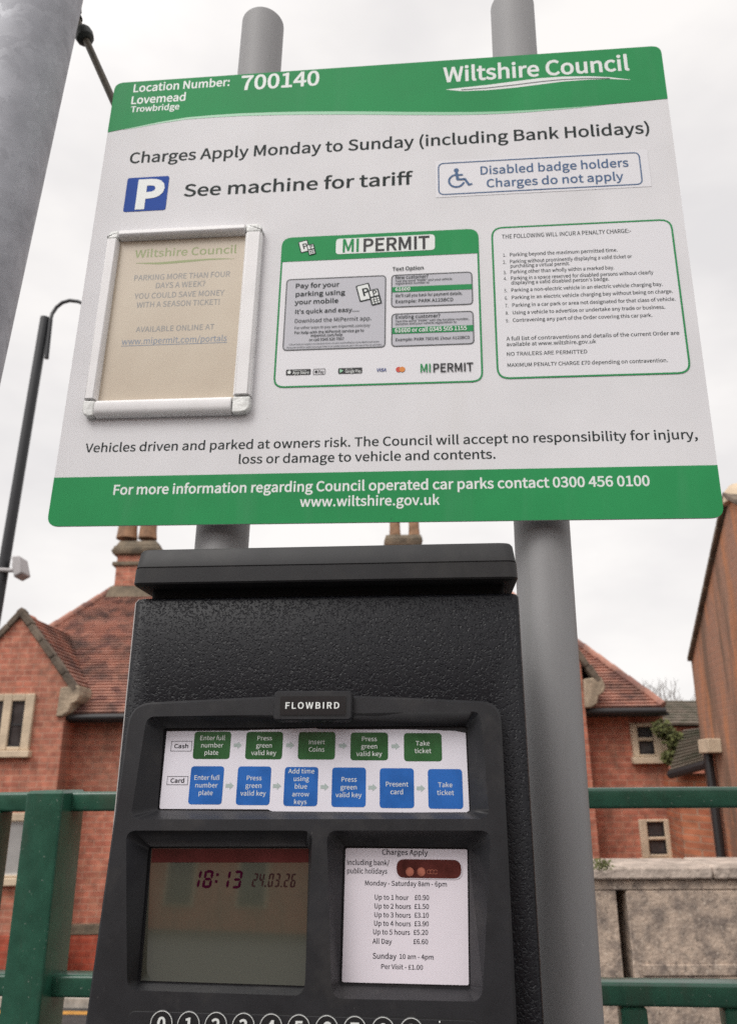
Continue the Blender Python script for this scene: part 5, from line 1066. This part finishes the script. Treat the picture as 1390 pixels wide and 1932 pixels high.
# tariff card
n3 = -D3+.0012; q3 = [cu_(*p, n3) for p in ((652, 1600), (881, 1602.5), (884, 1859), (645, 1853))]
tcd = MB().prism(CF, rquad([q3[3], q3[2], q3[1], q3[0]], .0016), -D3+.0003, n3).build('tariff_card', M['tariff'], tm, smooth=False)
t = Ink(CF, n3+.0001)
for s_, x0, x1, y, cap, bo in (('Charges Apply', 720, 807, 1613, 9.8, .02), ('Including bank/', 653.8, 734.5, 1632, 9.4, .02), ('public holidays', 653.8, 730.4, 1648, 9.4, .02), ('Monday - Saturday 8am - 6pm', 687.6, 843.4, 1671.5, 9, .02),
        ('Up to 1 hour', 705.6, 770.8, 1697.6, 9.2, .02), ('£0.90', 781.6, 809.5, 1698, 9.2, .02), ('Up to 2 hours', 705.4, 775.3, 1714.4, 9.2, .02), ('£1.50', 781, 809.2, 1714.8, 9.2, .02), ('Up to 3 hours', 705.3, 775, 1730.8, 9.2, .02), ('£3.10', 781, 808.9, 1731.2, 9.2, .02),
        ('Up to 4 hours', 704.7, 775, 1747, 9.2, .02), ('£3.90', 781, 808.9, 1747.4, 9.2, .02), ('Up to 5 hours', 702.8, 773.4, 1763.2, 9.2, .02), ('£5.20', 779.4, 807.6, 1763.6, 9.2, .02), ('All Day', 702.5, 739, 1780.5, 9.2, .02), ('£6.60', 779, 807.6, 1781.2, 9.2, .02),
        ('Sunday', 702.5, 747.5, 1809, 10.4, .02), ('10 am - 4pm', 752.5, 818.4, 1809.6, 8.8, .02), ('Per Visit - £1.00', 718, 797.8, 1828.7, 8.8, .02)):
    t.px(s_, x0, y, x1, y, cap, bo)
t.build('lettering', M['card_ink'], tcd)
q = rect_px(CF, [(748, 1621.5), (869.5, 1621.5), (869.5, 1656.5), (748, 1656.5)], n3); rr = (q[3]-q[1])/2*.98
b = MB().prism(CF, rrect(q[0]-.0009, q[1]-.0009, q[2]+.0009, q[3]+.0009, rr), n3-.0002, n3+.0005).build('window_rim', M['tariff'], tcd)
pw_ = MB().prism(CF, rrect(*q, rr*.97), n3, n3+.0009).build('coin_window', M['pill'], tcd)
for x, y, m_, r_ in ((772.8, 1644.8, 'coin', .0030), (794.4, 1645, 'coin', .0030), (815, 1645, 'coin', .0020)):
    c = CF.uv(x, y, n3+.0012); k = MB(); k.flat = True
    if r_ > .0025: disc(k, CF, tuple(c), r_, n3+.0012); arc(k, CF, tuple(c), r_*1.08, .0004, 0, 360, n3+.0013)
    else:
        for a_ in (-.0028, 0, .0028): arc(k, CF, (c.x+a_, c.y), r_*.8, .0004, 20, 340, n3+.0012)
    k.build('coin_symbol', M[m_], tcd)

# keypad
kq = rect_px(CF, [(240, 1911), (903, 1922), (905, 1990), (238, 1990)], 0); kp_ = rrect(kq[0], kq[1]-.03, kq[2], kq[3], .006)
kpd = MB().prism(CF, kp_, -.001, .0007, .0003).build('keypad', M['plastic'], tm)
b = MB(); b.flat = True; b.stroke(CF, inset_poly(kp_, -.0012), .0013, .0002); b.build('keypad_gap', M['deep'], kpd)
kc = [(305, 1934), (358, 1934.5), (410, 1935.5), (461, 1936.5), (512, 1937.5), (565, 1938.5), (617, 1939.5), (668, 1940.5), (721, 1941), (776, 1942)]
c0 = CF.uv(*kc[0], .001); c9 = CF.uv(*kc[9], .001); vk = (c0.y+c9.y)/2; pt = (c9.x-c0.x)/9; rk = pt*.43
for i in range(10):
    c = (c0.x+pt*i, vk); ko = MB(); disc(ko, CF, c, rk, .0010, 32); kb_ = MB().prism(CF, [(c[0]+rk*math.cos(2*math.pi*j/32), c[1]+rk*math.sin(2*math.pi*j/32)) for j in range(32)], .0003, .0018, .0006).build('key', M['key'], kpd)
    k = Ink(CF, .0021); arc(k, CF, c, rk*.92, .0005, 0, 360, .0021, 32)
    k.mid('0123456789'[i], c[0], c[1]-.0042, .0084, .045, 1.1)
    me2 = k.build('key_lettering', M['pale_ink'], kpd)
k = Ink(CF, .0010); p = CF.uv(829, 1928, .001); disc(k, CF, tuple(p), .0007, .0010, 8); k.build('key_dot', M['pale_ink'], kpd)
